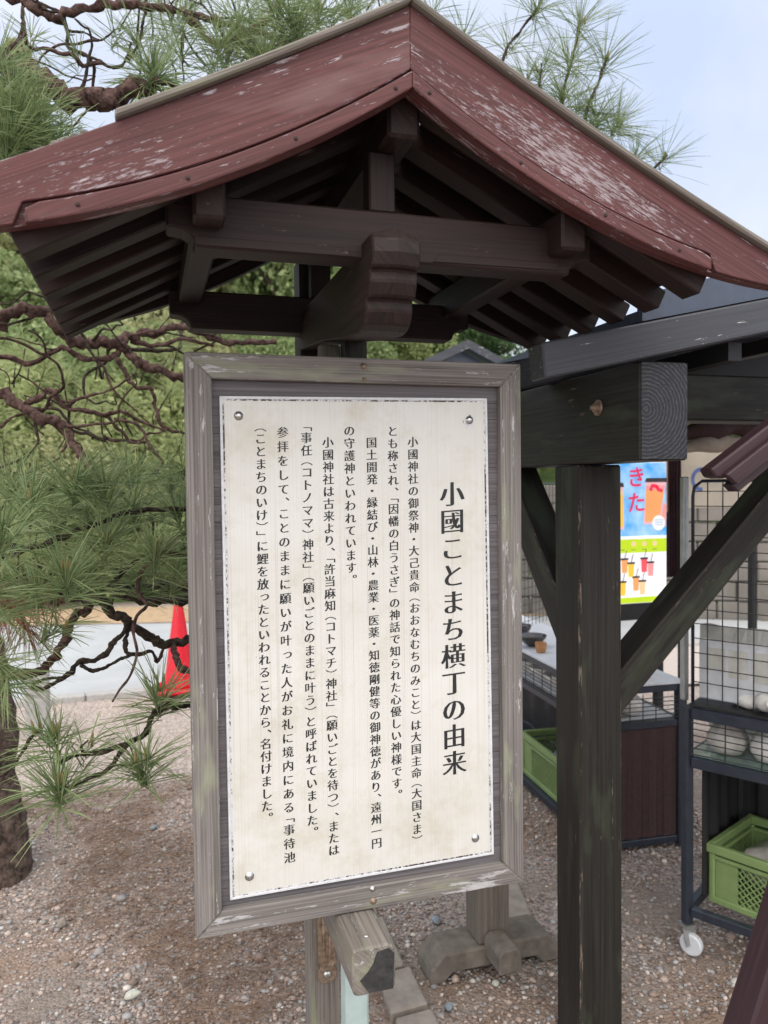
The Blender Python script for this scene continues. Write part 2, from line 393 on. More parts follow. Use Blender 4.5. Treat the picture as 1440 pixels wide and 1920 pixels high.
V = [(x, y, ground_z(x, y)-.006 if -2.5 < x < 3.5 and -.5 < y < 5.5 else -.02) for y in ys for x in xs]
nx = len(xs); F = [(j*nx+i, j*nx+i+1, (j+1)*nx+i+1, (j+1)*nx+i) for j in range(len(ys)-1) for i in range(nx-1)]
tag(np_mesh('ground', V, F, MAT['ground'], smooth=True), kind='structure')
# road, its pale kerb and the sandy verge beyond
e0, e1 = atz(0, 1322), atz(420, 1285)
f0, f1 = atz(0, 1176), atz(420, 1168)
def strip(name, a0, a1, b0, b1, z, mat, ext=6):
    a0, a1, b0, b1 = map(np.array, (a0, a1, b0, b1))
    da, db = (a1-a0)/np.linalg.norm(a1-a0), (b1-b0)/np.linalg.norm(b1-b0)
    P = [a0-da*ext*2, a1+da*ext, b1+db*ext, b0-db*ext*2]
    return np_mesh(name, [(p[0], p[1], z) for p in P], [(0, 1, 2, 3)], mat)
tag(strip('road', e0, e1, f0, f1, .012, MAT['asphalt']), kind='structure')
kd = (e1-e0)/np.linalg.norm(e1-e0); kn = np.array([kd[1], -kd[0], 0])
if kn[1] > 0: kn = -kn
mb = MB()
for i in range(-12, 12):
    a = e0+kd*(i*.6+.006); c = e0+kd*(i*.6+.594)
    mb.bar(a+kn*.06+np.array([0, 0, .012]), c+kn*.06+np.array([0, 0, .012]), .11, .07)
tag(mb.build('kerb', MAT['concrete'], bevel=.008), kind='structure')
MAT['sand'] = plain('sand', (.42, .30, .19), .95, var=.2, scale=12)
tag(strip('verge', f0+np.array([0, .01, 0]), f1+np.array([0, .01, 0]), f0+np.array([0, 1.3, 0]), f1+np.array([0, 1.3, 0]), .018, MAT['sand']), kind='structure')
MAT['pale_gravel'] = plain('pale_gravel', (.47, .41, .37), .95, var=.12, scale=60, bstr=.4)
tag(np_mesh('path', [(2.3, 3.6, .008), (16, 2.0, .008), (16, 12, .008), (2.3, 12, .008)], [(0, 1, 2, 3)], MAT['pale_gravel']), kind='structure')

# pebbles scattered over the near ground (nobody could count them)
def pebbles():
    ico = bmesh.new(); bmesh.ops.create_icosphere(ico, subdivisions=1, radius=1)
    bv = np.array([v.co[:] for v in ico.verts]); bf = np.array([[v.index for v in f.verts] for f in ico.faces]); ico.free()
    VV, FF, MI = [], [], []; n = 0
    cnt = 36000
    X = rng.uniform(-1.5, 2.1, cnt); Y = rng.uniform(.28, 2.9, cnt)
    keep = 0
    for x, y in zip(X, Y):
        dn = mnoise.noise(Vector((x*1.7+4, y*1.7, 0)))
        if dn < -.18 and random.random() < .75: continue
        s = float(np.exp(rng.normal(math.log(.0048), .38)))
        if random.random() < .004: s *= 2.6
        q = bv*(1+rng.uniform(-.25, .25, (len(bv), 1)))*np.array([s*rng.uniform(.8, 1.3), s*rng.uniform(.8, 1.3), s*rng.uniform(.45, .8)])
        a = rng.uniform(0, 6.28); ca, sa = math.cos(a), math.sin(a)
        q = q@np.array([[ca, sa, 0], [-sa, ca, 0], [0, 0, 1]])
        VV.append(q+np.array([x, y, ground_z(x, y)-.005+s*.25])); FF.append(bf+n); n += len(bv)
    m, t, b = newmat('pebble'); geo = nd(t, 'ShaderNodeNewGeometry')
    col = ramp(t, geo.outputs['Random Per Island'], [(0, (.15, .11, .09)), (.3, (.35, .26, .22)), (.55, (.50, .395, .34)), (.75, (.26, .25, .25)), (.92, (.40, .39, .39)), (1, (.68, .62, .56))])
    t.links.new(col, b.inputs['Base Color']); b.inputs['Roughness'].default_value = .85
    return np_mesh('gravel', np.concatenate(VV), None, m, F3=np.concatenate(FF))
tag(pebbles(), 'small brown and grey pebbles spread over the ground round the sign post', 'gravel', kind='stuff')
def ribbons(P0, D, L, width, droop, seg=2):
    """numpy needles: start P0, unit dir D, length L -> verts, quads"""
    n = len(P0); up = np.array([0, 0, 1.])
    S = np.cross(D, rng.normal(size=(n, 3))); S /= np.linalg.norm(S, axis=1)[:, None]+1e-9
    rows = []
    for k in range(seg+1):
        f = k/seg; C = P0+D*(L*f)[:, None]-up*(droop*L*f*f)[:, None]
        wd = width*(1.0 if k == 0 else (.95 if k < seg else .35))
        rows += [C-S*wd/2, C+S*wd/2]
    Vt = np.stack(rows, 1).reshape(-1, 3); m = 2*(seg+1)
    base = (np.arange(n)*m)[:, None]
    F = np.concatenate([base+np.array([[2*k, 2*k+1, 2*k+3, 2*k+2]]) for k in range(seg)], 0)
    return Vt, F
def litter():
    n = 14000; P = np.stack([rng.uniform(-1.3, .25, n), rng.uniform(.35, 2.7, n), np.zeros(n)], 1)
    P = np.array([p for p in P if mnoise.noise(Vector((p[0]*1.3+2, p[1]*1.3+7, 0))) > -.08])
    P[:, 2] = [ground_z(a, b)+.003+random.random()*.006 for a, b in P[:, :2]]
    a = rng.uniform(0, 6.28, len(P)); D = np.stack([np.cos(a), np.sin(a), rng.uniform(-.05, .12, len(P))], 1); D /= np.linalg.norm(D, axis=1)[:, None]
    Vt, F = ribbons(P, D, rng.uniform(.05, .11, len(P)), .0017, rng.uniform(0, .1, len(P)))
    return np_mesh('pine_litter', Vt, F, leafmat('litter_needle', (.14, .085, .055), (.33, .225, .16), .1, 5))
tag(litter(), 'fallen brown pine needles lying over the gravel', 'needle litter', kind='stuff')
# single stones and a leaf that stand out
def stone(px, py, s, mat, label, sq=(1, .7, .5)):
    p = atz(px, py); b = bmesh.new(); bmesh.ops.create_icosphere(b, subdivisions=3, radius=1)
    for v in b.verts:
        k = 1+.25*mnoise.noise(v.co*1.3+Vector((px, py, 0)))
        v.co = Vector((v.co.x*s*sq[0]*k, v.co.y*s*sq[1]*k, v.co.z*s*sq[2]*k))
    for f in b.faces: f.smooth = True
    me = bpy.data.meshes.new('stone'); b.to_mesh(me); b.free()
    o = link_mesh('stone', me, mat); o.location = (p[0], p[1], s*sq[2]*.6); o.rotation_euler = (0, 0, random.uniform(0, 3)); tag(o, label, 'stone')
MAT['pale_stone'] = plain('pale_stone', (.52, .52, .46), .85, var=.2, scale=60)
MAT['blue_stone'] = plain('blue_stone', (.22, .26, .29), .85, var=.25, scale=60)
stone(248, 1868, .024, MAT['pale_stone'], 'pale oval stone lying on the gravel below the sign, left of the post')
stone(818, 1728, .022, MAT['blue_stone'], 'blue grey stone lying between the sign post and the wooden stand foot')
stone(288, 1554, .018, MAT['blue_stone'], 'small blue grey stone lying left of the sign frame on brown needles')
stone(842, 1890, .014, MAT['blue_stone'], 'little pale blue stone beside the kerb stones at the bottom', (1, .9, .6))
stone(930, 1846, .012, MAT['pale_stone'], 'small whitish pebble in front of the wooden stand foot', (1, .9, .7))
stone(117, 1735, .020, MAT['kerb'], 'brown stone lying on grey gravel near the pine trunk', (.8, .8, .9))

# stone edging: a row of kerb slabs running back from the sign
er = thing('stone_edging', (.27, .6, 0), 'row of weathered stone edging slabs running back from beneath the sign', 'stone edging')
for i, (y0, y1) in enumerate(((.2, .525), (.54, .735), (.745, 1.05), (1.065, 1.5))):
    MB().prism([(.205+random.uniform(-.006, .006), y0), (.325+random.uniform(-.004, .004), y0+.01), (.33+.004*i, y1), (.212+.012*i, y1-.008)], 2, -.04, .028+random.uniform(-.004, .004)).build('slab', MAT['kerb'], er, bevel=.006)

# ================================================================== THE ROOFED NOTICE BOARD
XC = -.015
nb = thing('notice_board', (XC, .08, 0), 'tall wooden notice board with cream sign panel under a red brown gabled roof', 'notice board')
YF, YB = -.335, .47                      # front and back gable planes
RIDGE = -.005
def roof_bot(d): return 2.263-.515*d     # underside of the rafters
# gable boards: concave lower edge, thicker at the middle
DS = [i*.8/48 for i in range(49)]
def ztop(d): return 2.390-.56*d+.09*d*d
def zbot(d): return 2.252-.677*d+.383*d*d
def zgrv(d): return zbot(d)+.0255
def smooth_curve(pts, n=6):
    P = [Vector((a, b, 0)) for a, b in pts]; o = []
    for i in range(len(P)-1):
        p0, p1, p2, p3 = P[max(i-1, 0)], P[i], P[i+1], P[min(i+2, len(P)-1)]
        for k in range(n):
            t = k/n; o.append(.5*((2*p1)+(p2-p0)*t+(2*p0-5*p1+4*p2-p3)*t*t+(3*p1-p0-3*p2+p3)*t**3))
    o.append(P[-1]); return [(v.x, v.y) for v in o]
TILT = .013                              # the roof leans up a little to the right
def rx(sgn, d, z): return (RIDGE+sgn*d, z+TILT*sgn*d)
def curved_board(m, ds, zl, zu, y0, y1, sgn):
    P, Fc = [], []
    for d in ds:
        for y in (y0, y1):
            for z in (zl(d), zu(d)):
                x, q = rx(sgn, d, z); P.append((x, y, q))
    for i in range(len(ds)-1):
        a = i*4; b = a+4
        Fc += [(a, a+1, b+1, b), (a+2, b+2, b+3, a+3), (a+1, a+3, b+3, b+1), (a, b, b+2, a+2)]
    e = (len(ds)-1)*4; Fc += [(0, 2, 3, 1), (e, e+1, e+3, e+2)]
    return m.poly(P, Fc)
for sgn in (-1, 1):
    gr = Vector((sgn*1, 0, -.46))
    # front gable board: a backing plank, the raised upper field and the moulding below it, a dark groove between
    m = MB(); curved_board(m, DS, zbot, ztop, YF+.012, YF+.034, sgn)
    gend = .605
    def zfield(d):
        t = min(1, max(0, (d-gend)/.018)); t = t*t*(3-2*t)
        return (zgrv(d)+.0065)*(1-t)+(zbot(d)+.0003)*t
    curved_board(m, sorted(DS+[gend+.003*k for k in range(7)]), zfield, lambda d: ztop(d)-.0002, YF, YF+.0115, sgn)
    m.build('bargeboard', MAT['red_paint'], nb, gr, bevel=.0015)
    m = MB(); curved_board(m, [d for d in DS if d <= .60]+[.603], lambda d: zbot(d)-.003, lambda d: zgrv(d)-(0 if d < .60 else .006), YF-.010, YF+.0112, sgn)
    m.build('moulding', MAT['red_paint'], nb, gr, bevel=.003, seg=2)
    m = MB(); curved_board(m, [d for d in DS if d <= .63], zbot, ztop, YB-.03, YB, sgn); m.build('bargeboard', MAT['dark_wood'], nb, gr, bevel=.002)
    dend = .475 if sgn < 0 else .80
    m = MB(); curved_board(m, [d for d in DS if d < dend]+[dend], lambda d: ztop(d)+.001, lambda d: ztop(d)+.0135, YF-.014, YF+.05, sgn)
    m.build('capping', MAT['grey_wood'], nb, gr, bevel=.003)
    # rafters
    for k in range(6):
        yc = -.272+k*.128
        A = rx(sgn, .022, roof_bot(.022)+.022); B = rx(sgn, .624, roof_bot(.624)+.022)
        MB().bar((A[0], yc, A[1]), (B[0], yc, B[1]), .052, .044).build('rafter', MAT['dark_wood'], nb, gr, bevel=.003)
    # deck boards with slits over the ridge and the purlin, then the weathered roof covering
    m = MB()
    spans = [(.0, .335), (.337, .618)] if sgn < 0 else [(.0, .044), (.078, .374), (.408, .618)]
    for d0, d1 in spans:
        A = rx(sgn, d0, roof_bot(d0)+.053); B = rx(sgn, d1, roof_bot(d1)+.053)
        m.bar((A[0], (YF+YB)/2, A[1]), (B[0], (YF+YB)/2, B[1]), YB-YF-.066, .016)
    m.build('roof_deck', MAT['dark_wood'], nb, gr)
    m = MB()
    spans = [(.0, .63)] if sgn < 0 else [(.0, .046), (.112, .374), (.438, .63)]
    for d0, d1 in spans:
        A = rx(sgn, d0, roof_bot(d0)+.079); B = rx(sgn, d1, roof_bot(d1)+.077)
        m.bar((A[0], (YF+YB)/2, A[1]), (B[0], (YF+YB)/2, B[1]), YB-YF-.068, .032)
    m.build('roof_covering', MAT['grey_wood'], nb, gr)
MAT['tar_nail'] = plain('tar_nail', (.03, .018, .015), .8)
for s_ in (-1, 1):
    for d in (.03, .20, .37, .53):
        x, z = rx(s_, d, zbot(d)+.011); MB().lathe((x, YF-.0098, z), [(.0035, 0), (.0032, -.0016), (.001, -.0022)], 10, 'y').build('nail', MAT['tar_nail'], nb)
# lichen lump on the left gable board
m = MB()
for k in range(16):
    d = .50+random.random()*.07
    x, z = rx(-1, d, ztop(d)); s = random.uniform(.006, .013)
    m.lathe((x, YF+.01+random.random()*.03, z), [(s*.6, -.002), (s, s*.5), (s*.7, s*.95), (.001, s*1.1)], 7)
m.build('lichen', MAT['moss'], nb)
# ridge pole, purlins, cross beams, king posts
def chamfer_beam(xc, z0, z1, half, y0, y1, nm):
    # ends cut back with a curved hollow under each tip, as on the photo
    h = z1-z0; pts = []
    for s in (-1, 1):
        q = [(half, z1), (half, z0+h*.34)]
        for k in range(5): a = k/4*math.pi/2; q.append((half-.012-.036*math.sin(a), z0+h*.34-.0*a-(h*.34)*(1-math.cos(a))))
        q = [(xc+s*a, b) for a, b in q]
        pts += q if s > 0 else list(reversed(q))
    m = MB(); m.prism(pts, 1, y0, y1)
    return m.build(nm, MAT['dark_wood'], nb, (1, 0, .006), bevel=.004)
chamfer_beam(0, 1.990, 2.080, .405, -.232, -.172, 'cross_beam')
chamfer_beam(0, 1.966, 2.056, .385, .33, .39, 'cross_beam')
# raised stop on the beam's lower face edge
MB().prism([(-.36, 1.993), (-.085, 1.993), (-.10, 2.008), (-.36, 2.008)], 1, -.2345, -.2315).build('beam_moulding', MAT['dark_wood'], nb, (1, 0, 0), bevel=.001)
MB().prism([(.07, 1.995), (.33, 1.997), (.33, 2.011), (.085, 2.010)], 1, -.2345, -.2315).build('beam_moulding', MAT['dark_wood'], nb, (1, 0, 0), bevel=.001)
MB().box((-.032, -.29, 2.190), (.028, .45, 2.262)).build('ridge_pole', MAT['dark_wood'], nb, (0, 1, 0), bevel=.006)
for s in (-1, 1):
    xc = -.338 if s < 0 else .335
    MB().prism([(xc-.026, 2.022), (xc+.026, 2.022), (xc+.026, 2.098-(.02 if s > 0 else 0)), (xc-.026, 2.098-(.02 if s < 0 else 0))], 1, -.288, .45).build('purlin', MAT['dark_wood'], nb, (0, 1, 0), bevel=.005)
MB().box((-.048, -.224, 2.081), (.002, -.18, 2.189)).build('king_post', MAT['dark_wood'], nb, (0, 0, 1), bevel=.003)
MB().box((-.040, .338, 2.057), (.010, .382, 2.189)).build('king_post', MAT['dark_wood'], nb, (0, 0, 1), bevel=.003)
# bracket arm with stepped, rounded nose and pointed top
def arm():
    m = MB(); xw = .044; xc = -.022
    side = [(.40, 1.935), (.40, 2.02), (-.284, 2.02), (-.30, 2.008), (-.303, 1.985), (-.296, 1.962), (-.281, 1.958), (-.283, 1.94), (-.272, 1.916), (-.256, 1.912), (-.256, 1.894), (-.243, 1.872), (-.222, 1.864), (-.20, 1.862), (-.07, 1.878), (.10, 1.905)]
    P = []
    n = len(side)
    for x, k in ((xc-xw, 0), (xc, 1), (xc+xw, 0)):
        for i, (y, z) in enumerate(side):
            yy, zz = y, z
            if k == 1 and i in (1, 2): zz += .014
            if k == 1 and 3 <= i <= 12: yy -= .008
            P.append((x, yy, zz))
    Fc = [tuple(range(n)), tuple(range(3*n-1, 2*n-1, -1))]
    for b in (0, n):
        Fc += [(b+i, b+n+i, b+n+(i+1) % n, b+(i+1) % n) for i in range(n)]
    m.poly(P, Fc)
    return m.build('bracket_arm', MAT['dark_wood'], nb, (0, 1, 0), bevel=.003)
arm()
# posts
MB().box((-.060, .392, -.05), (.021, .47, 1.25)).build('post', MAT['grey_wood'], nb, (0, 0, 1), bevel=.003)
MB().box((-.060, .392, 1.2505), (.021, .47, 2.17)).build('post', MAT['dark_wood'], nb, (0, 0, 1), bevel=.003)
MB().box((-.022, .086, 1.50), (.032, .118, 1.92)).build('post_splice', MAT['kiosk_wood'], nb, (0, 0, 1), bevel=.003)
MB().box((-.07, .119, 1.40), (-.022, .14, 1.90)).build('post_splice', MAT['stone_wood'], nb, (0, 0, 1), bevel=.003)
MAT['mint'] = plain('mint', (.38, .47, .46), .5, var=.2, scale=9)
m = MB(); m.poly([(x, y, z) for z, dx in ((-.05, -.016), (1.91, .0)) for x, y in ((-.018+dx, .119), (.038+dx, .119), (.038+dx, .172), (-.018+dx, .172))], [(0, 1, 2, 3), (4, 5, 6, 7), (0, 1, 5, 4), (1, 2, 6, 5), (2, 3, 7, 6), (3, 0, 4, 7)])
m.build('metal_pole', MAT['mint'], nb, (0, 0, 1), bevel=.005)
# steel strap with eye on the rear post
m = MB(); cx, cz, k0 = -.016, .287, 1.0
pts = [(cx-.025, .50), (cx+.025, .50), (cx+.023, cz+.040), (cx+.027, cz+.028)]
for k in range(13):
    a = R(48-k*276/12); pts.append((cx+.026*math.cos(a), cz+.026*math.sin(a)))
pts += [(cx-.027, cz+.028), (cx-.023, cz+.040)]
m.prism(pts, 1, .384, .3905)
for q in (-1, 1): m.tube([(cx+q*.010, .383, .50), (cx+q*.008, .383, cz+.06), (cx+q*.004, .383, cz+.03)], .004, 6)
st = m.build('strap', MAT['rust_steel'], nb, bevel=.001)
MB().lathe((cx, .3838, cz), [(.011, 0), (.011, -.005), (.007, -.008), (.001, -.0085)], 14, 'y').build('bolt', MAT['steel'], st)
# support beam under the panel
m = MB(); hw, zt, zb = .045, .657, .560; xc = -.030
m.prism([(xc-hw+.008, zb), (xc+hw-.008, zb), (xc+hw, zb+.008), (xc+hw, zt-.012), (xc+hw-.012, zt), (xc-hw+.006, zt), (xc-hw, zt-.006), (xc-hw, zb+.008)], 1, -.125, .388)
sb = m.build('support_beam', MAT['grey_wood'], nb, (0, 1, 0), bevel=.004)
MAT['tar'] = plain('tar', (.03, .028, .03), .8, var=.5, scale=60, bstr=.5)
me_pts = []
mbp = MB()
mbp.prism([(xc-.012, zb+.006), (xc+hw-.006, zb+.005), (xc+hw-.003, zt-.02), (xc+hw-.014, zt-.008), (xc+.006, zt-.012), (xc-.002, zt-.034), (xc-.014, zt-.05), (xc-.03, zt-.064)], 1, -.1275, -.1255)
mbp.build('tar_patch', MAT['tar'], sb)
def screw(x, z, y, parent, r=.0055, mat='steel', name='screw', ax=1):
    m = MB()
    if ax == 1:
        m.lathe((x, y, z), [(r*1.5, 0), (r*1.5, -.0012), (r, -.0014), (r*.95, -.0035), (r*.5, -.0046), (.0003, -.005)], 16, 'y')
    else:
        m.lathe((x, y, z), [(r*1.4, 0), (r*1.4, .001), (r, .002), (.0003, .003)], 16, 'z')
    return m.build(name, MAT[mat], parent)
screw(-.035, zt+.0002, -.085, sb, .004, 'steel', 'screw', 2)

# ---- the panel: mitred frame, slatted backing, printed plate
FW, FT, FB, RW = .37, 1.8536, .660, .0525
Y0, Y1 = 0.0, .046
fr = bpy.data.objects.new('sign_frame', None)
def mitre(pts_out, pts_in, nm, grain):
    # rail: outer edge bevels back towards the plate
    (a, b), (c, d) = pts_out, pts_in
    P = [(a[0], Y0+.004, a[1]), (b[0], Y0+.004, b[1]), (d[0], Y0, d[1]), (c[0], Y0, c[1]), (a[0], Y1, a[1]), (b[0], Y1, b[1]), (d[0], Y1, d[1]), (c[0], Y1, c[1])]
    m = MB(); m.poly(P, [(0, 1, 2, 3), (7, 6, 5, 4), (0, 4, 5, 1), (3, 2, 6, 7), (0, 3, 7, 4), (1, 5, 6, 2)])
    return m.build(nm, MAT['frame_wood'], nb, grain, bevel=.0022)
o = [(-FW, FT), (FW, FT), (FW, FB), (-FW, FB)]; i_ = [(-FW+RW, FT-RW), (FW-RW, FT-RW), (FW-RW, FB+RW), (-FW+RW, FB+RW)]
rails = []
for k in range(4):
    rails.append(mitre((o[k], o[(k+1) % 4]), (i_[k], i_[(k+1) % 4]), 'frame_rail', (1, 0, 0) if k % 2 == 0 else (0, 0, 1)))
screw(.0, FT-.018, .003, rails[0], .005, 'rust_steel'); screw(0.0, FT-.046, .001, rails[0], .003, 'rust_steel')
screw(.006, FB+.018, .003, rails[2], .005, 'rust_steel'); screw(.004, FB+.046, .001, rails[2], .004, 'steel')
m = MB(); zz = FB+RW+.0005
n = 30; st_ = (FT-FB-2*RW-.001)/n
for k in range(n):
    m.box((-FW+RW+.0005, .0185+random.uniform(0, .0012), zz+k*st_+.0004), (FW-RW-.0005, .034, zz+(k+1)*st_-.0004))
m.build('backing_board', MAT['backing'], nb, (1, 0, 0))
PL, PR, PT, PB = -.2985, .2915, 1.769, .728
pl = MB().prism([(PL, PB), (PR+.005, PB+.006), (PR-.003, PT+.005), (PL-.002, PT-.003)], 1, .0122, .0180).build('sign_plate', MAT['plate'], nb)
# chipped white rim of the plate
def rim(inset, wdt, y0, y1):
    q = [(PL, PB), (PR+.005, PB+.006), (PR-.003, PT+.005), (PL-.002, PT-.003)]
    cx, cz = (PL+PR)/2, (PT+PB)/2
    def ins(p, d): return (p[0]+(d if p[0] < cx else -d), p[1]+(d if p[1] < cz else -d))
    m = MB()
    for k in range(4):
        a, b = ins(q[k], inset), ins(q[(k+1) % 4], inset); c, d = ins(q[k], inset+wdt), ins(q[(k+1) % 4], inset+wdt)
        m.poly([(a[0], y0, a[1]), (b[0], y0, b[1]), (d[0], y0, d[1]), (c[0], y0, c[1]), (a[0], y1, a[1]), (b[0], y1, b[1]), (d[0], y1, d[1]), (c[0], y1, c[1])],
               [(0, 1, 2, 3), (7, 6, 5, 4), (0, 4, 5, 1), (3, 2, 6, 7), (0, 3, 7, 4), (1, 5, 6, 2)])
    return m
MAT['rim_white'] = plain('rim_white', (.60, .61, .64), .5, var=.12, scale=80)
rim(-.0012, .0055, .0108, .0188).build('rim', MAT['rim_white'], pl, bevel=.0008)
rim(.0045, .0032, .0116, .0123).build('rim', MAT['plate_edge'], pl)
for x, z in ((-.264, 1.728), (.246, 1.726), (.252, .777), (-.259, .771)):
    sc = screw(x, z, .0121, pl, .0062, 'steel')
MAT['smudge'] = edge_mat(); MAT['smudge'].name = 'smudge'
MB().prism([(.246+.0155*math.cos(a)*(1+.15*math.sin(3*a)), 1.722+.0165*math.sin(a)) for a in [k*math.pi/8 for k in range(16)]], 1, .0117, .0121).build('smudge', MAT['smudge'], pl)

# ---- lettering (upright Japanese columns)
VERT = {'（': '︵', '）': '︶', '「': '﹁', '」': '﹂'}
ADV = {'、': .72, '。': .8, '「': .62, '」': .72, '（': .72, '）': .72, '・': .9}
glyphs = {}
def glyph(ch, bold):
    key = (ch, bold)
    if key in glyphs: return glyphs[key]
    cu = bpy.data.curves.new('glyph', 'FONT'); cu.body = VERT.get(ch, ch); cu.size = 1; cu.resolution_u = 3
    ob = bpy.data.objects.new('glyph', cu); COL.objects.link(ob); bpy.context.view_layer.update()
    me = bpy.data.meshes.new_from_object(ob.evaluated_get(bpy.context.evaluated_depsgraph_get()))
    b = bmesh.new(); b.from_mesh(me); bmesh.ops.remove_doubles(b, verts=b.verts, dist=1e-5)
    # brush contrast: heavier uprights, lighter crossbars, crossbars climbing to the right
    nrm = {v: Vector((0, 0, 0)) for v in b.verts}
    for e in b.edges:
        if len(e.link_faces) == 1:
            f = e.link_faces[0]; d = e.verts[1].co-e.verts[0].co; nn = Vector((d.y, -d.x, 0))
            mid = (e.verts[0].co+e.verts[1].co)/2
            if nn.dot(mid-f.calc_center_median()) < 0: nn = -nn
            if nn.length > 1e-9:
                nn.normalize(); nrm[e.verts[0]] += nn; nrm[e.verts[1]] += nn
    for v, nn in nrm.items():
        if nn.length > 1e-6:
            nn.normalize(); v.co.x += nn.x*bold[0]; v.co.y += nn.y*bold[1]
    for v in b.verts: v.co.y += .055*(v.co.x-.5) if ch not in VERT else 0
    b.verts.ensure_lookup_table(); b.verts.index_update()
    res = (np.array([v.co[:] for v in b.verts]) if len(b.verts) else np.zeros((0, 3)), [[v.index for v in f.verts] for f in b.faces])
    b.free(); bpy.data.meshes.remove(me); bpy.data.objects.remove(ob); bpy.data.curves.remove(cu)
    glyphs[key] = res; return res
def column(text, xc, ztop, zbot, size, y, bold=(.016, -.004)):
    tot = sum(ADV.get(c, 1) for c in text); pitch = (ztop-zbot)/tot; V, F, n = [], [], 0; z = ztop
    for c in text:
        a = ADV.get(c, 1)
        g, fs = glyph(c, bold)
        if c in '（「': base = z-a*pitch+.5*(1-0)*(0)+size*.0
        else: base = None
        cell = z-a*pitch
        if c in '（「': y0 = cell+.12*size
        elif c in '）」、。': y0 = z-.88*size
        else: y0 = (z+cell)/2-.38*size
        x0 = xc-.5*size
        if c in '、。': x0 += .62*size; y0 += .58*size
        if c in 'っゃゅょ': x0 += .1*size; y0 += .08*size
        for v in g: V.append((x0+v[0]*size, y, y0+v[1]*size))
        F += [[q+n for q in f] for f in fs]; n += len(g); z -= a*pitch
    return V, F
COLS = [('小國神社の御祭神・大己貴命（おおなむちのみこと）は大国主命（大国さま）', .112, 1.690, .785),
        ('とも称され、「因幡の白うさぎ」の神話で知られた心優しい神様です。', .066, 1.713, .892),
        ('国土開発・縁結び・山林・農業・医薬・知徳剛健等の御神徳があり、遠州一円', .018, 1.688, .787),
        ('の守護神といわれています。', -.031, 1.713, 1.372),
        ('小國神社は古来より、「許当麻知（コトマチ）神社」（願いごとを待つ）、または', -.078, 1.688, .786),
        ('「事任（コトノママ）神社」（願いごとのままに叶う）と呼ばれていました。', -.124, 1.714, .836),
        ('参拝をして、ことのままに願いが叶った人がお礼に境内にある「事待池', -.174, 1.710, .783),
        ('（ことまちのいけ）」に鯉を放ったといわれることから、名付けました。', -.220, 1.714, .880)]
def lettering(rows, size, bold, parent, nm, y, mat):
    V, F = [], []
    for tx, x, zt_, zb_ in rows:
        v, f = column(tx, x, zt_, zb_, size, y, bold); F += [[q+len(V) for q in k] for k in f]; V += v
    L = root_loc(parent); me = bpy.data.meshes.new(nm); me.from_pydata([(a-L.x, b-L.y, c-L.z) for a, b, c in V], [], F)
    return link_mesh(nm, me, mat, parent)
lettering(COLS, .0248, (.034, -.003), pl, 'lettering', .01185, MAT['ink'])
lettering([('小國ことまち横丁の由来', .203, 1.592, .926)], .0590, (.038, -.010), pl, 'lettering', .01185, MAT['ink'])

# ================================================================== PINE TREE
pt = thing('pine_tree', (-1.05, 1.9, 0), 'old spreading pine with reddish crooked branches and long needles beside the notice board', 'tree')
def catmull(P, n=5):
    P = [Vector(p) for p in P]; o = []
    for i in range(len(P)-1):
        p0, p1, p2, p3 = P[max(i-1, 0)], P[i], P[i+1], P[min(i+2, len(P)-1)]
        for k in range(n):
            t = k/n; o.append(.5*((2*p1)+(p2-p0)*t+(2*p0-5*p1+4*p2-p3)*t*t+(3*p1-p0-3*p2+p3)*t**3))
    o.append(P[-1]); return o
LIMB = []
def branch(pix, r0, r1, mat='bark', nm='branch', n=9, knob=.22, parent=None):
    """pix: (px, py, Y) points the limb passes, each at its own depth"""
    P = [at(a, b, c) for a, b, c in pix]
    C = catmull(P, n); N = len(C); rs = []
    for i, p in enumerate(C):
        r = r0+(r1-r0)*i/(N-1); r *= 1+1.5*knob*mnoise.noise(p*42)+knob*mnoise.noise(p*110)
        rs.append(r); C[i] = p+Vector((mnoise.noise(p*30), mnoise.noise(p*30+Vector((9, 0, 0))), mnoise.noise(p*30+Vector((0, 9, 0)))))*r*1.0+Vector((mnoise.noise(p*75), mnoise.noise(p*75+Vector((5, 0, 0))), mnoise.noise(p*75+Vector((0, 5, 0)))))*r*.5
    LIMB.extend(C)
    m = MB(); m.tube(C, rs, 9 if r0 > .012 else 6, jitter=.16)
    return m.build(nm, MAT[mat], pt)
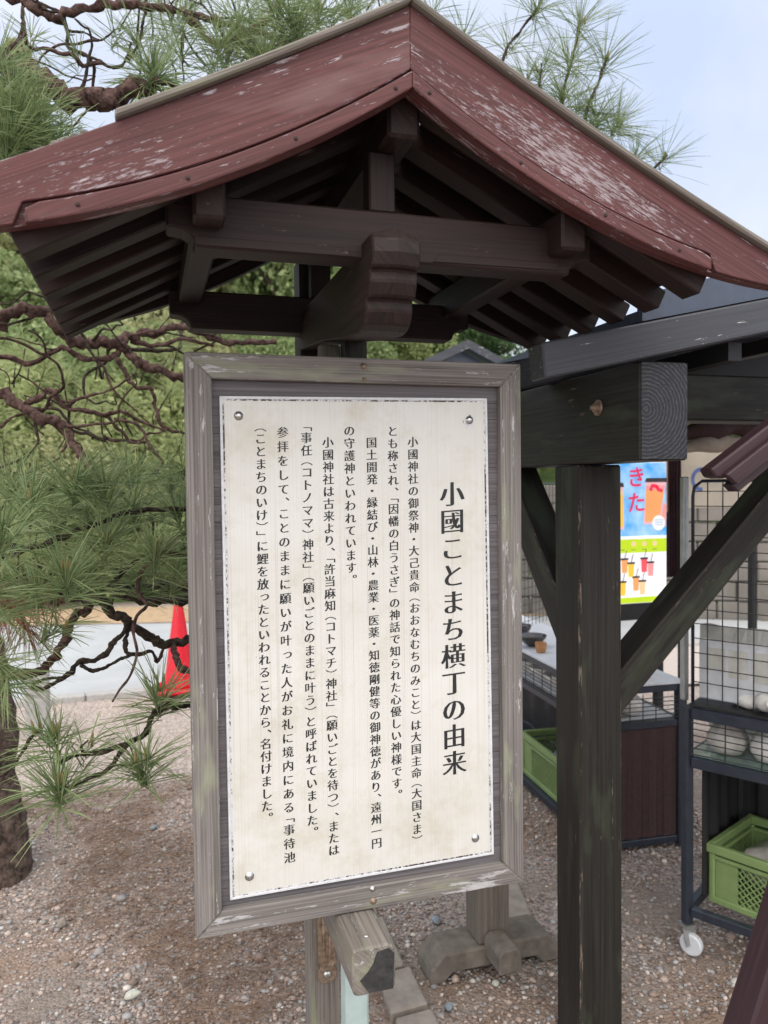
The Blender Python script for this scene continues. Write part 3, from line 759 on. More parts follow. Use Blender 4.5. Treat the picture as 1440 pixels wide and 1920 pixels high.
# trunk
tp = [(-1.10, 1.90, -.05), (-1.10, 1.90, .12), (-1.12, 1.92, .4), (-1.13, 1.95, .75), (-1.20, 1.93, 1.1), (-1.36, 1.9, 1.6), (-1.42, 1.8, 2.2), (-1.35, 1.7, 2.9)]
C = catmull(tp, 8); m = MB(); rs = []
for i, p in enumerate(C):
    f = i/(len(C)-1); rs.append((.15-.06*f+.05*math.exp(-f*18))*(1+.10*mnoise.noise(p*9)))
m.tube(C, rs, 18, jitter=.05); m.build('trunk', MAT['trunk_bark'], pt)
BR = [
 # upper left limb and the twigs over the roof
 ([(-160, 60, 1.2), (-40, 95, 1.0), (50, 140, .9), (110, 172, .85), (165, 188, .82), (215, 190, .8), (268, 172, .8)], .030, .026, 'bark'),
 ([(225, 185, .8), (275, 165, .8), (300, 150, .8), (340, 165, .82)], .018, .006, 'bark'),
 ([(-60, -40, 1.1), (45, 2, 1.0), (80, 25, 1.0), (110, 33, 1.0), (200, 8, 1.0), (290, 14, 1.0), (345, 22, 1.05), (420, 45, 1.1), (520, 70, 1.2), (640, 90, 1.2), (800, 130, 1.1)], .015, .010, 'bark'),
 ([(-30, 95, 1.1), (20, 90, 1.1), (45, 55, 1.1), (42, 20, 1.1), (60, -10, 1.1)], .008, .006, 'bark'),
 ([(108, 35, 1.0), (125, 55, 1.0), (128, 85, 1.0), (150, 100, 1.0), (182, 112, 1.0), (212, 128, 1.0), (235, 115, 1.0), (245, 80, 1.0)], .006, .004, 'bark_dark'),
 ([(240, 115, 1.0), (262, 75, 1.0), (270, 30, 1.0), (275, -10, 1.0)], .005, .005, 'bark_dark'),
 ([(125, 58, 1.0), (160, 62, 1.0), (190, 75, 1.0), (215, 55, 1.0)], .004, .002, 'bark_dark'),
 ([(345, 22, 1.05), (400, 80, 1.0), (450, 65, 1.0), (500, 40, 1.0), (520, 10, 1.0)], .012, .008, 'bark'),
 ([(430, 60, 1.0), (470, 95, 1.0), (540, 80, 1.0), (570, 40, 1.0)], .009, .005, 'bark'),
 ([(345, 150, .9), (342, 110, .9), (340, 70, .9)], .003, .0025, 'bark_dark'),
 # hidden limb carrying the shoots above the right roof slope
 ([(800, 130, 1.1), (920, 260, 1.0), (1040, 330, .9), (1170, 380, .9), (1240, 400, .9)], .010, .006, 'bark'),
 ([(930, 240, 1.0), (945, 105, .95), (975, 60, .95), (1010, 12, .95), (1030, -30, .95)], .0055, .004, 'bark_dark'),
 ([(1030, 320, .9), (1050, 200, .9), (1070, 120, .9), (1088, 40, .9)], .006, .005, 'bark_dark'),
 ([(1080, 345, .9), (1098, 220, .88), (1118, 165, .88), (1136, 110, .88)], .006, .005, 'bark_dark'),
 ([(1190, 380, .9), (1225, 320, .9), (1250, 290, .9)], .005, .006, 'bark_dark'),
 ([(1000, 310, .9), (1010, 180, .9), (1015, 120, .9)], .004, .003, 'bark_dark'),
 # middle limbs left of the panel
 ([(-160, 660, 1.5), (-20, 612, 1.3), (40, 580, 1.25), (82, 586, 1.25), (120, 632, 1.3), (160, 650, 1.35)], .022, .016, 'bark'),
 ([(-40, 660, 1.5), (60, 678, 1.45), (115, 650, 1.4), (150, 668, 1.4), (200, 672, 1.4), (228, 652, 1.4)], .010, .011, 'bark'),
 ([(150, 640, 1.4), (200, 642, 1.4), (232, 650, 1.4), (262, 682, 1.4), (300, 695, 1.4), (350, 712, 1.4), (420, 740, 1.4)], .020, .013, 'bark'),
 ([(215, 645, 1.45), (245, 632, 1.5), (290, 622, 1.5), (335, 612, 1.5), (420, 640, 1.5), (520, 640, 1.5)], .018, .010, 'bark'),
 ([(245, 640, 1.5), (300, 648, 1.5), (345, 635, 1.5), (400, 648, 1.5)], .010, .006, 'bark'),
 ([(218, 672, 1.4), (238, 705, 1.4), (256, 727, 1.4), (284, 728, 1.4), (293, 770, 1.4), (306, 800, 1.4), (348, 812, 1.4)], .009, .006, 'bark'),
 ([(-120, 690, 1.3), (0, 738, 1.2), (50, 770, 1.15), (95, 788, 1.1), (122, 800, 1.1), (138, 830, 1.05), (158, 862, 1.0), (185, 900, .9)], .019, .010, 'bark'),
 ([(40, 768, 1.15), (72, 745, 1.15), (98, 730, 1.15), (112, 752, 1.15), (128, 768, 1.15), (160, 770, 1.15), (192, 780, 1.15), (228, 772, 1.15), (262, 790, 1.15), (310, 808, 1.15)], .012, .004, 'bark'),
 ([(128, 765, 1.15), (145, 748, 1.15), (190, 738, 1.15), (235, 715, 1.15), (260, 690, 1.2)], .007, .002, 'bark'),
 ([(190, 780, 1.15), (193, 815, 1.15), (205, 838, 1.15)], .003, .002, 'bark_dark'),
 ([(215, 783, 1.15), (228, 800, 1.15), (230, 828, 1.15)], .003, .002, 'bark_dark'),
 ([(0, 800, 1.3), (30, 780, 1.3), (80, 770, 1.3), (105, 745, 1.3)], .006, .003, 'bark'),
 ([(225, 652, 1.6), (330, 655, 1.7), (345, 600, 1.8), (420, 590, 1.8)], .010, .006, 'bark_dark'),
 # low tangle
 ([(-80, 1180, .9), (20, 1130, .8), (100, 1125, .7), (165, 1118, .65), (215, 1150, .6), (245, 1170, .6), (290, 1200, .6), (330, 1206, .6), (420, 1180, .6)], .013, .013, 'bark_dark'),
 ([(100, 1125, .8), (180, 1095, .8), (250, 1105, .8), (310, 1098, .8), (420, 1105, .8)], .012, .014, 'bark_dark'),
 ([(200, 1100, .9), (280, 1130, .9), (320, 1125, .9), (420, 1130, .9)], .015, .014, 'bark_dark'),
 ([(165, 1125, .7), (120, 1195, .65), (105, 1230, .6), (75, 1255, .6), (30, 1262, .6), (-20, 1250, .7)], .012, .013, 'bark'),
 ([(240, 1165, .6), (226, 1192, .55), (205, 1215, .55), (182, 1238, .55), (150, 1240, .55), (122, 1268, .5), (85, 1288, .5), (58, 1292, .5)], .0075, .006, 'bark_dark'),
 ([(244, 1175, .6), (234, 1200, .55), (238, 1222, .55), (262, 1226, .55), (284, 1222, .55), (296, 1240, .55), (307, 1218, .55)], .006, .0045, 'bark_dark'),
 ([(150, 1245, .55), (175, 1256, .55), (205, 1248, .55), (232, 1234, .55), (250, 1226, .55)], .005, .004, 'bark_dark'),
 ([(120, 1270, .5), (85, 1274, .5), (60, 1285, .5)], .004, .004, 'bark_dark'),
 ([(325, 1206, .6), (328, 1230, .55), (342, 1255, .5), (400, 1275, .5)], .009, .009, 'bark'),
 ([(420, 1310, .4), (355, 1325, .35), (312, 1326, .3), (284, 1345, .3), (274, 1372, .28), (238, 1396, .25), (206, 1408, .25), (155, 1414, .25), (112, 1428, .25)], .0095, .005, 'bark_dark'),
 ([(240, 1395, .25), (222, 1420, .22), (208, 1436, .22), (178, 1456, .2), (140, 1474, .2), (104, 1480, .2)], .006, .004, 'bark_dark'),
 ([(208, 1436, .22), (240, 1434, .22), (262, 1430, .22), (278, 1424, .22)], .003, .0025, 'bark_dark'),
 ([(-40, 1480, .4), (20, 1440, .3), (60, 1380, .25), (78, 1372, .25)], .005, .003, 'bark_dark'),
 ([(160, 1414, .25), (152, 1402, .25), (165, 1388, .25)], .003, .002, 'bark_dark'),
 ([(200, 1100, .5), (290, 1035, .4), (400, 1060, .4)], .006, .004, 'bark_dark'),
 ([(100, 1130, .6), (118, 1100, .35), (124, 1070, .3)], .006, .005, 'bark_dark'),
 ([(-60, 1060, .6), (80, 1020, .5), (180, 985, .5), (240, 960, .5), (420, 950, .5)], .008, .006, 'bark_dark'),
 ([(100, 1010, .6), (118, 985, .6), (128, 960, .6), (165, 950, .6)], .006, .004, 'bark_dark'),
]
for pix, r0, r1, mt in BR: branch(pix, r0, r1, mt)
# crooked secondary twigs growing off the limbs
def twig(p, d, L, r):
    P = [Vector(p)]; d = Vector(d).normalized(); n = int(L/.035)+2
    for i in range(n):
        d = (d+Vector((random.gauss(0, .42), random.gauss(0, .35), random.gauss(0, .42)))).normalized()
        P.append(P[-1]+d*.035*random.uniform(.7, 1.3))
    C = catmull(P, 3); m = MB(); m.tube(C, [r*(1-.65*i/len(C))*(1+.3*mnoise.noise(c*60)) for i, c in enumerate(C)], 5, jitter=.12)
    m.build('branch', MAT['bark_dark' if random.random() < .5 else 'bark'], pt)
    return P[-1]
low = [p for p in LIMB if 1.35 < p.z < 2.25 and -1.3 < p.x < .3]; high = [p for p in LIMB if p.z > 2.35 and p.x < .4]
for k in range(46):
    twig(random.choice(low if k < 31 else high), (random.choice([-1, 1]), random.uniform(-.3, .3), random.uniform(-.4, .5)), random.uniform(.18, .5), random.uniform(.0035, .0075))
SHOOTS = MB()
# needles: tufts on shoots
def tuft(p, axis, n, L, spread=(15, 100), shoot=.07, wd=.0016, stem=False):
    axis = np.array(axis, float); axis /= np.linalg.norm(axis)
    q = Vector(p); ax_ = Vector(axis); k_ = Vector((random.uniform(-.4, .4), random.uniform(0, .6), -.1))
    if stem: SHOOTS.tube([q, q-ax_*.05, q-ax_*.10+k_*.04, q-ax_*.14+k_*.14], [.002, .003, .0035, .004], 5, jitter=.1)
    a = np.cross(axis, [.3, .9, .2]); a /= np.linalg.norm(a); b = np.cross(axis, a)
    th = rng.uniform(0, 2*np.pi, n); ph = np.radians(rng.uniform(spread[0], spread[1], n))
    D = axis*np.cos(ph)[:, None]+(a*np.cos(th)[:, None]+b*np.sin(th)[:, None])*np.sin(ph)[:, None]
    P0 = np.array(p)-axis*(rng.uniform(0, shoot, n))[:, None]
    D2 = D+rng.normal(0, .045, D.shape); D2 /= np.linalg.norm(D2, axis=1)[:, None]
    P = np.concatenate([P0, P0]); DD = np.concatenate([D, D2]); LL = np.concatenate([L*rng.uniform(.7, 1.08, n)]*2)
    return ribbons(P, DD, LL, wd, rng.uniform(.02, .22, 2*n), 3)
acc = {'needle': ([], [], 0), 'needle_far': ([], [], 0), 'dead_needle': ([], [], 0)}
def add(kind, vf):
    V, F, n = acc[kind]; V.append(vf[0]); F.append(vf[1]+n); acc[kind] = (V, F, n+len(vf[0]))
def bud(p, axis, L=.035, r=.0038):
    p = Vector(p); d = Vector(axis).normalized()
    MB().tube([p, p+d*L*.35, p+d*L*.8, p+d*L], [r*.8, r, r*.75, r*.2], 6, jitter=.15).build('bud', MAT['bud'], pt)
T = [ # px, py, Y, axis, pairs, length, buds
 (124, 1072, .25, (.05, 0, 1), 60, .135, 3), (292, 1032, .35, (.1, -.2, 1), 55, .13, 1), (5, 985, .2, (.1, 0, 1), 60, .14, 1), (140, 895, .35, (.1, 0, 1), 55, .13, 1),
 (195, 905, .35, (-.1, 0, 1), 55, .13, 1), (110, 1172, .3, (.5, -.2, .5), 30, .11, 1), (303, 1288, .3, (.1, 0, 1), 30, .12, 2), (286, 1300, .3, (-.3, 0, 1), 26, .12, 1),
 (108, 1378, .22, (0, -.1, 1), 30, .10, 2), (75, 1370, .25, (-.3, 0, 1), 24, .10, 2), (106, 1468, .18, (-.1, -.1, 1), 70, .13, 2), (264, 1422, .2, (-.2, 0, 1), 34, .12, 1), (280, 1420, .2, (.3, 0, 1), 34, .12, 1),
 (165, 1392, .25, (.2, 0, 1), 16, .10, 1), (20, 1265, .3, (.5, -.3, -.4), 34, .14, 0), (-25, 1300, .3, (.6, -.2, -.3), 22, .14, 0),
 (60, 1100, .3, (-.3, 0, .8), 50, .13, 1), (-15, 1100, .3, (.5, 0, .6), 50, .13, 0), (200, 1010, .45, (.2, 0, 1), 55, .13, 1), (330, 960, .5, (-.3, 0, 1), 50, .13, 0), (250, 940, .6, (0, 0, 1), 55, .13, 0),
 (60, 930, .4, (.2, 0, 1), 55, .13, 1), (20, 900, .5, (.1, 0, 1), 50, .13, 0), (330, 1070, .5, (.2, 0, .8), 50, .12, 0), (170, 1070, .5, (.3, 0, .8), 50, .12, 0), (265, 1075, .6, (.1, 0, .8), 50, .12, 0),
 (340, 870, .7, (-.3, 0, 1), 40, .13, 0), (100, 985, .5, (.1, 0, 1), 50, .13, 0), (165, 950, .6, (.1, 0, 1), 50, .13, 0), (320, 900, .8, (0, 0, 1), 45, .13, 0), (245, 880, .8, (.1, 0, 1), 45, .13, 0),
 # top left
 (15, 262, .55, (.1, 0, 1), 80, .15, 0), (65, 280, .6, (.1, 0, 1), 70, .14, 1), (110, 285, .65, (.2, 0, 1), 60, .12, 0), (-20, 200, .55, (.4, 0, .8), 60, .15, 0), (45, 235, .6, (-.1, 0, 1), 60, .14, 0), (140, 290, .7, (.2, 0, .9), 40, .11, 0), (0, 300, .6, (.1, 0, 1), 60, .14, 0),
 (285, 125, .8, (-.1, -.1, 1), 60, .13, 1), (262, 165, .78, (-.5, -.2, -.4), 30, .11, 0), (300, 140, .8, (.6, 0, .5), 40, .13, 0), (405, 62, .9, (-.1, 0, 1), 40, .14, 0), (450, 30, .9, (.2, 0, 1), 45, .14, 0),
 (525, 15, .9, (.2, 0, 1), 45, .14, 0), (475, 95, .95, (.1, 0, .9), 50, .13, 0), (560, 60, .95, (.2, 0, .9), 45, .13, 0), (400, 120, .9, (-.2, 0, .8), 40, .12, 0), (620, 40, 1.0, (.1, 0, 1), 40, .13, 0), (215, 55, 1.0, (.2, 0, 1), 24, .10, 0), (345, 90, .9, (.2, 0, 1), 16, .12, 0), (660, 10, 1.0, (.1, 0, 1), 40, .13, 0),
 (330, 30, 1.0, (-.3, 0, 1), 22, .12, 0), (690, 40, 1.0, (.2, 0, 1), 40, .12, 0),
 (30, 150, .6, (.2, 0, 1), 50, .14, 0), (-5, 120, .6, (.3, 0, 1), 50, .15, 0), (75, 200, .6, (.1, 0, 1), 50, .14, 0), (25, 215, .55, (0, 0, 1), 60, .15, 1), (100, 250, .6, (.3, 0, 1), 40, .13, 0), (500, 100, .9, (.2, 0, 1), 50, .15, 0), (545, 30, .9, (-.1, 0, 1), 50, .15, 0), (600, 15, .95, (.1, 0, 1), 50, .14, 1), (430, 95, .95, (.2, 0, 1), 40, .13, 0), (250, 60, 1.0, (-.3, 0, 1), 20, .12, 0), (150, 100, 1.0, (.1, 0, 1), 14, .11, 0), (60, 60, 1.0, (.1, 0, 1), 18, .11, 0),
 # shoots over the right slope
 (1012, 10, .95, (.5, 0, 1), 46, .15, 0), (960, 75, .95, (.3, 0, 1), 28, .13, 0), (1088, 42, .9, (.15, 0, 1), 40, .14, 1), (1070, 110, .9, (.2, 0, 1), 50, .13, 0), (1136, 108, .88, (.2, 0, 1), 34, .14, 3), (1055, 175, .9, (-.1, 0, 1), 60, .12, 2), (1010, 130, .9, (-.2, 0, 1), 30, .12, 2),
 (1120, 215, .9, (.3, 0, 1), 60, .13, 1), (1160, 230, .9, (.5, 0, .8), 50, .14, 1), (1105, 255, .9, (.1, 0, 1), 50, .12, 0), (1248, 292, .9, (.3, 0, .8), 26, .13, 1), (1085, 200, .9, (.4, 0, .9), 40, .15, 0), (1195, 290, .9, (.4, 0, .8), 40, .13, 0), (985, 150, .95, (-.1, 0, 1), 36, .12, 1), (870, 60, 1.1, (.1, 0, 1), 22, .13, 1), (810, 15, 1.1, (-.1, 0, 1), 22, .12, 0),
]
for px, py, Y, ax, n, L, nbud in T:
    p = at(px, py, Y); big = px > 800; add('needle', tuft(p, ax, int(n*1.5), L*(1.3 if big else 1.12), wd=.0019 if big else .0023))
    for k in range(nbud):
        bud(p+np.array([random.uniform(-.012, .012), random.uniform(-.012, .012), -.01]), (ax[0]+random.uniform(-.3, .3), ax[1], ax[2]+.4), random.uniform(.022, .045))
for k in range(140):                      # fuller, deeper layers of the crown
    if k < 52: px, py, Y = random.uniform(-60, 420), random.gauss(985, 70), random.uniform(.6, 2.2)
    elif k < 90: px, py, Y = random.uniform(-80, 420), random.uniform(640, 860), random.uniform(1.6, 3.0)
    else: px, py, Y = random.uniform(250, 760), random.uniform(-120, 120), random.uniform(1.0, 1.9)
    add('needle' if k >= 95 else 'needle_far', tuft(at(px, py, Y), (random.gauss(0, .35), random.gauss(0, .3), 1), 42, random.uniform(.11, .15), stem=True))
for px, py, Y in ((20, 1120, .5), (45, 1150, .5), (10, 1160, .55), (60, 1190, .5), (75, 1120, .6)):
    add('dead_needle', tuft(at(px, py, Y), (.3, -.2, -.5), 34, .12, (10, 60)))
np_mesh('needles', np.concatenate(acc['needle'][0]), np.concatenate(acc['needle'][1]), MAT['needle'], pt)
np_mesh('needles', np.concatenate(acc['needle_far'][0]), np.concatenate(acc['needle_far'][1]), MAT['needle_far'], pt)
tag(SHOOTS.build('shoots', MAT['bark_dark'], pt), kind='stuff')
dn = np_mesh('dead_needles', np.concatenate(acc['dead_needle'][0]), np.concatenate(acc['dead_needle'][1]), MAT['dead_needle'], pt)
tag(dn, 'dry brown hanging needles')

# ================================================================== THINGS LEFT OF THE SIGN
cb = atz(338, 1298)
cone = thing('traffic_cone', (cb[0], cb[1], .015), 'bright red traffic cone standing by the road behind the pine branches', 'traffic cone')
k = MB()
k.lathe(cone.location, [(.125, .04), (.120, .06), (.032, .68), (.028, .70), (.002, .70)], 28); k.build('cone_body', MAT['cone_red'], cone)
q = MB(); L = cone.location; q.box((L.x-.165, L.y-.165, L.z), (L.x+.165, L.y+.165, L.z+.04)); q.build('base', MAT['cone_red'], cone, bevel=.012)
q = MB(); q.box((L.x-.175, L.y-.175, L.z-.012), (L.x+.175, L.y+.175, L.z-.001)); q.build('base_weight', MAT['black'], cone)
pb = atz(72, 1375)
q = MB(); q.box((pb[0]-.07, pb[1]-.07, -.02), (pb[0]+.07, pb[1]+.07, .42)); o_ = q.build('concrete_post', MAT['concrete'], None, (0, 0, 1), bevel=.012)
tag(o_, 'pale grey square concrete post behind the pine trunk', 'post')

# ================================================================== HILL AND WOODS BEHIND
def hill_h(x, y):
    t = max(0, y-10.5+.12*x); left = 1/(1+math.exp((x-8)/3.0))
    return min(t*(.18+.30*left), 4.2+8.0*left)+.5*mnoise.noise(Vector((x*.15, y*.15, 0)))*min(1, t/3) - .06
MAT['meadow'] = plain('meadow', (.12, .19, .05), .95, var=.35, scale=1.2)
gx = np.linspace(-25, 60, 70); gy = np.linspace(9.5, 70, 50)
V = [(x, y, hill_h(x, y)) for y in gy for x in gx]; nx = len(gx)
F = [(j*nx+i, j*nx+i+1, (j+1)*nx+i+1, (j+1)*nx+i) for j in range(len(gy)-1) for i in range(nx-1)]
tag(np_mesh('hill', V, F, MAT['meadow'], smooth=True), kind='structure')
def leaf_quads(C, s, n):
    """n random leaf quads round centres C"""
    N = rng.normal(size=(len(C), 3)); N[:, 2] += .5; N /= np.linalg.norm(N, axis=1)[:, None]
    A = np.cross(N, rng.normal(size=(len(C), 3))); A /= np.linalg.norm(A, axis=1)[:, None]; B = np.cross(N, A)
    S = (s*rng.uniform(.6, 1.4, len(C)))[:, None]
    V = np.stack([C-A*S, C-B*S*.55, C+A*S, C+B*S*.55], 1).reshape(-1, 3)
    return V, np.arange(len(V)).reshape(-1, 4)
def crown_points(n, kind):
    if kind == 'cone':
        h = rng.uniform(0, 1, n)**1.3; r = (1-h)*.36+.03; lay = .75+.25*np.sin(h*46)
        a = rng.uniform(0, 6.283, n); rr = r*lay*np.sqrt(rng.uniform(.25, 1, n))
        return np.stack([rr*np.cos(a), rr*np.sin(a), .12+h*.9], 1)
    cl = []
    for k in range(26):
        v = rng.normal(size=3); v /= np.linalg.norm(v); v *= rng.uniform(.35, 1); cl.append((v*np.array([.40, .40, .33])+np.array([0, 0, .60]), rng.uniform(.10, .19)))
    P = []
    for c, r in cl:
        v = rng.normal(size=(n//26, 3)); v /= np.linalg.norm(v, axis=1)[:, None]; v *= (r*rng.uniform(.55, 1.05, n//26)**.5)[:, None]; P.append(c+v*np.array([1, 1, .75]))
    return np.concatenate(P)
def tree_proto(kind, mat, n, s):
    r = bpy.data.objects.new('broadleaf_tree' if kind != 'cone' else 'conifer_tree', None); COL.objects.link(r)
    V, F = leaf_quads(crown_points(n, kind), s, n); np_mesh('crown', V, F, MAT[mat], r)
    m = MB(); m.tube([(0, 0, -.08), (.01, 0, .15), (0, .01, .4), (.01, 0, .7 if kind != 'cone' else .98)], [.03, .024, .017, .006], 7); m.build('trunk', MAT['bark_dark'], r)
    if kind != 'cone':
        for k in range(5):
            a = k*1.3; ch = MB(); ch.tube([(0, 0, .3+.05*k), (.12*math.cos(a), .12*math.sin(a), .45+.05*k), (.25*math.cos(a), .25*math.sin(a), .6+.04*k)], [.012, .009, .004], 5); ch.build('limb', MAT['bark_dark'], r)
    return r
protos = {'bright': tree_proto('round', 'leaf_bright', 15000, .014), 'mid': tree_proto('round', 'leaf_mid', 15000, .014), 'olive': tree_proto('round', 'leaf_olive', 15000, .014), 'dark': tree_proto('round', 'leaf_dark', 15000, .015), 'conifer': tree_proto('cone', 'leaf_olive', 22000, .011)}
used = set()
LBL = {'bright': 'bright yellow green leafy tree on the hillside behind the pine branches', 'mid': 'mid green leafy tree on the wooded hillside behind the road', 'olive': 'pale olive green tree on the hillside behind the pine', 'dark': 'dark green leafy tree on the wooded hillside behind the road', 'conifer': 'tall pale green conifer whose top shows above the roof at the far left'}
def plant(kind, head, dist, h, wide=1.0, z=None):
    x = CAM[0]+dist*math.sin(R(head)); y = CAM[1]+dist*math.cos(R(head))
    if kind not in used: t = protos[kind]; used.add(kind)
    else: t = copy_tree(protos[kind])
    t.location = (x, y, max(hill_h(x, y), -.02) if z is None else z); t.scale = (h*wide, h*wide, h); t.rotation_euler = (0, 0, random.uniform(0, 6))
    tag(t, LBL[kind], 'tree', 'trees on the hillside' if kind != 'conifer' else None); return t
plant('conifer', -7.6, 18, 8.2, .8)
for kind, hd, ds, h, wd in [('mid', 10.5, 17, 7.6, .75), ('olive', 6.5, 19, 8.0, .8), ('bright', -10, 13.5, 3.4, 1.1), ('olive', -6.5, 12.6, 2.6, 1.2), ('mid', -3.5, 14, 4.0, 1.0), ('bright', -.5, 13, 3.0, 1.2), ('olive', 2.5, 14.5, 3.8, 1.0), ('bright', 5.5, 13, 3.2, 1.1),
                            ('dark', -9.5, 11.5, 1.7, 1.4), ('mid', -4.5, 17, 4.6, 1.0), ('olive', -1.5, 18, 4.6, 1.0), ('bright', 3.5, 19, 4.6, 1.0), ('mid', 8.5, 15, 3.8, 1.0), ('dark', 1.0, 11.8, 1.5, 1.5),
                            ('bright', -8, 20, 4.6, 1.0), ('mid', 12, 17, 3.6, 1.1), ('olive', 16, 22, 4.2, 1.1), ('mid', 20, 24, 4.6, 1.1), ('bright', 18, 20, 3.6, 1.1), ('dark', 28, 17, 3.4, 1.1), ('mid', 33, 19, 3.6, 1.1), ('bright', 39, 20, 3.4, 1.1), ('mid', -12, 16, 4.5, 1.0), ('dark', 24, 21, 4.2, 1.1), ('mid', 44, 20, 3.8, 1.1), ('olive', 36, 26, 4.6, 1.1), ('dark', 48, 18, 3.4, 1.1)]:
    plant(kind, hd, ds, h, wd)
# shrubs at the foot of the slope
def wood_mass():
    n = 130000; X = rng.uniform(-16, 40, n); Y = rng.uniform(14, 45, n); P = []
    for x, y in zip(X, Y):
        b = .5+.5*mnoise.noise(Vector((x*.55, y*.55, 4)))+.35*mnoise.noise(Vector((x*1.6, y*1.6, 2)))
        P.append((x, y, hill_h(x, y)+max(.1, 2.0*b)*random.uniform(.55, 1)))
    V, F = leaf_quads(np.array(P), .11, n); return np_mesh('wood', V, F, MAT['leaf_varied'])
tag(wood_mass(), 'far off mass of fresh green woodland covering the hillside', 'woodland', kind='stuff')
def hedge():
    n = 40000; X = rng.uniform(-9, 3.5, n); Y = rng.uniform(9.6, 11.6, n)
    P = np.array([(x, y, (.35+.5*mnoise.noise(Vector((x*.9, y*.9, 7)))+.25)*random.uniform(.2, 1.6)) for x, y in zip(X, Y)])
    V, F = leaf_quads(P, .035, n); return np_mesh('undergrowth', V, F, MAT['leaf_shade'])
tag(hedge(), 'low green undergrowth along the far side of the road', 'undergrowth', kind='stuff')

# ================================================================== OPEN WOODEN STALL ON THE RIGHT
KX0, KX1, KY = .667, .800, -.02
kk = thing('market_stall', (.73, .32, 0), 'open market stall of black stained timber with braced post and navy roof', 'stall')
MB().box((KX0, .25, -.05), (KX1, .383, 1.632)).build('post', [MAT['kiosk_wood'], MAT['kiosk_worn']], kk, (0, 0, 1), bevel=.006, worn=True)
kb = MB().box((KX0, KY, 1.634), (KX1, 2.0, 1.868)).build('beam', MAT['kiosk_wood'], kk, (0, 1, 0), bevel=.004)
MB().poly([(KX0-.0008, y, z+dz) for (y, z) in ((.32, 1.70), (.36, 1.697), (.42, 1.712), (.47, 1.715)) for dz in (0, .004)], [(0, 2, 3, 1), (2, 4, 5, 3), (4, 6, 7, 5)]).build('crack', MAT['kiosk_worn'], kb, (0, 1, 0))
MB().bar((KX0+.03, KY-.0033, 1.755), (KX0+.075, KY-.0033, 1.775), .0006, .0022, (0, 0, 1)).build('crack', MAT['black'], kb)
MB().bar((KX0+.05, KY-.0033, 1.80), (KX0+.092, KY-.0033, 1.835), .0006, .0018, (0, 0, 1)).build('crack', MAT['black'], kb)
# the sawn end with its growth rings
eg = MB().box((KX0+.003, KY-.003, 1.637), (KX1-.003, KY-.0005, 1.865)); eo = eg.build('beam_end', MAT['end_grain'], kb)
eo.data.transform(Matrix.Translation(Vector((.73-KX0-.003, .32-KY, -1.637)))); eo.location = (KX0+.003-.73, KY-.32, 1.637)
m = MB(); m.lathe((KX0-.0005, .155, 1.775), [(.021, 0), (.021, -.003), (.012, -.004), (.012, -.012), (.006, -.013), (.006, -.022), (.001, -.0225)], 16, 'x'); m.build('bolt', MAT['rust_steel'], kb)
MB().bar((KX1-.02, .322, .965), (1.58, .322, 1.745), .105, .088).build('brace', [MAT['kiosk_wood'], MAT['kiosk_worn']], kk, (.71, 0, .71), bevel=.005, worn=True)
MB().bar((.733, .34, 1.13), (.733, .80, 1.67), .105, .10).build('brace', [MAT['kiosk_wood'], MAT['kiosk_worn']], kk, (0, .71, .71), bevel=.005, worn=True)
MB().box((KX1+.001, .26, 1.757), (3.6, .37, 1.888)).build('crossbeam', MAT['kiosk_wood'], kk, (1, 0, 0), bevel=.005)
SL = .213
def rz_(x): return 1.812+SL*(x-.40)
for i, y in enumerate((-.055, .35, .75, 1.15, 1.55, 1.8)):
    MB().prism([(.40, rz_(.40)+.002), (3.4, rz_(3.4)), (3.4, rz_(3.4)+.085), (.392, rz_(.39)+.083)], 1, y, y+.07).build('rafter', MAT['slate_wood'], kk, (1, 0, SL), bevel=.004)
MB().prism([(.66, rz_(.66)+.088), (3.4, rz_(3.4)+.089), (3.4, rz_(3.4)+.30), (.66, rz_(.66)+.15)], 1, -.04, -.02).build('fascia', MAT['navy'], kk, (1, 0, SL))
MB().prism([(.66, rz_(.66)+.0905), (3.4, rz_(3.4)+.0905), (3.4, rz_(3.4)+.115), (.66, rz_(.66)+.115)], 1, -.018, 1.9).build('roof', MAT['navy'], kk, (1, 0, SL))
for x in (.95, 1.35, 1.75, 2.2, 2.7):
    MB().box((x, .016, rz_(x)+.0), (x+.04, 1.79, rz_(x)-.045)).build('purlin', MAT['black'], kk, (0, 1, 0))
MB().prism([(1.5, 1.93), (3.35, 1.93), (3.35, rz_(3.35)-.002), (1.5, rz_(1.5)-.002)], 1, 1.872, 1.89).build('gable_panel', MAT['black'], kk, (1, 0, 0))  # added black sheet: closes off the sky and darkens the stall inside
# far posts of the stall
for x, y in ((.667, 1.75), (3.2, .25), (3.2, 1.75)):
    MB().box((x, y, -.05), (x+.12, y+.12, 1.632 if x < 1 else 2.3)).build('post', MAT['kiosk_wood'], kk, (0, 0, 1), bevel=.006)
# rolled cloth awning hung under the crossbeam
aw = thing('rolled_awning', (1.9, 1.2, 1.76), 'brown and beige rolled cloth awning hanging under the stall beam', 'awning')
for z0, r, mt, y in ((1.80, .035, 'brown_cloth', 1.2), (1.742, .030, 'tarp', 1.19)):
    P, rs = [], []
    for i in range(40):
        x = 1.45+i*.05; P.append((x, y+.006*math.sin(i*1.3), z0-.012*math.sin(i*.33)+.008*math.sin(i*1.9)+.02*(i/40))); rs.append(r*(1+.22*math.sin(i*.9)+.1*math.sin(i*2.7)))
    MB().tube(P, rs, 10, jitter=.12).build('cloth_roll', MAT[mt], aw)

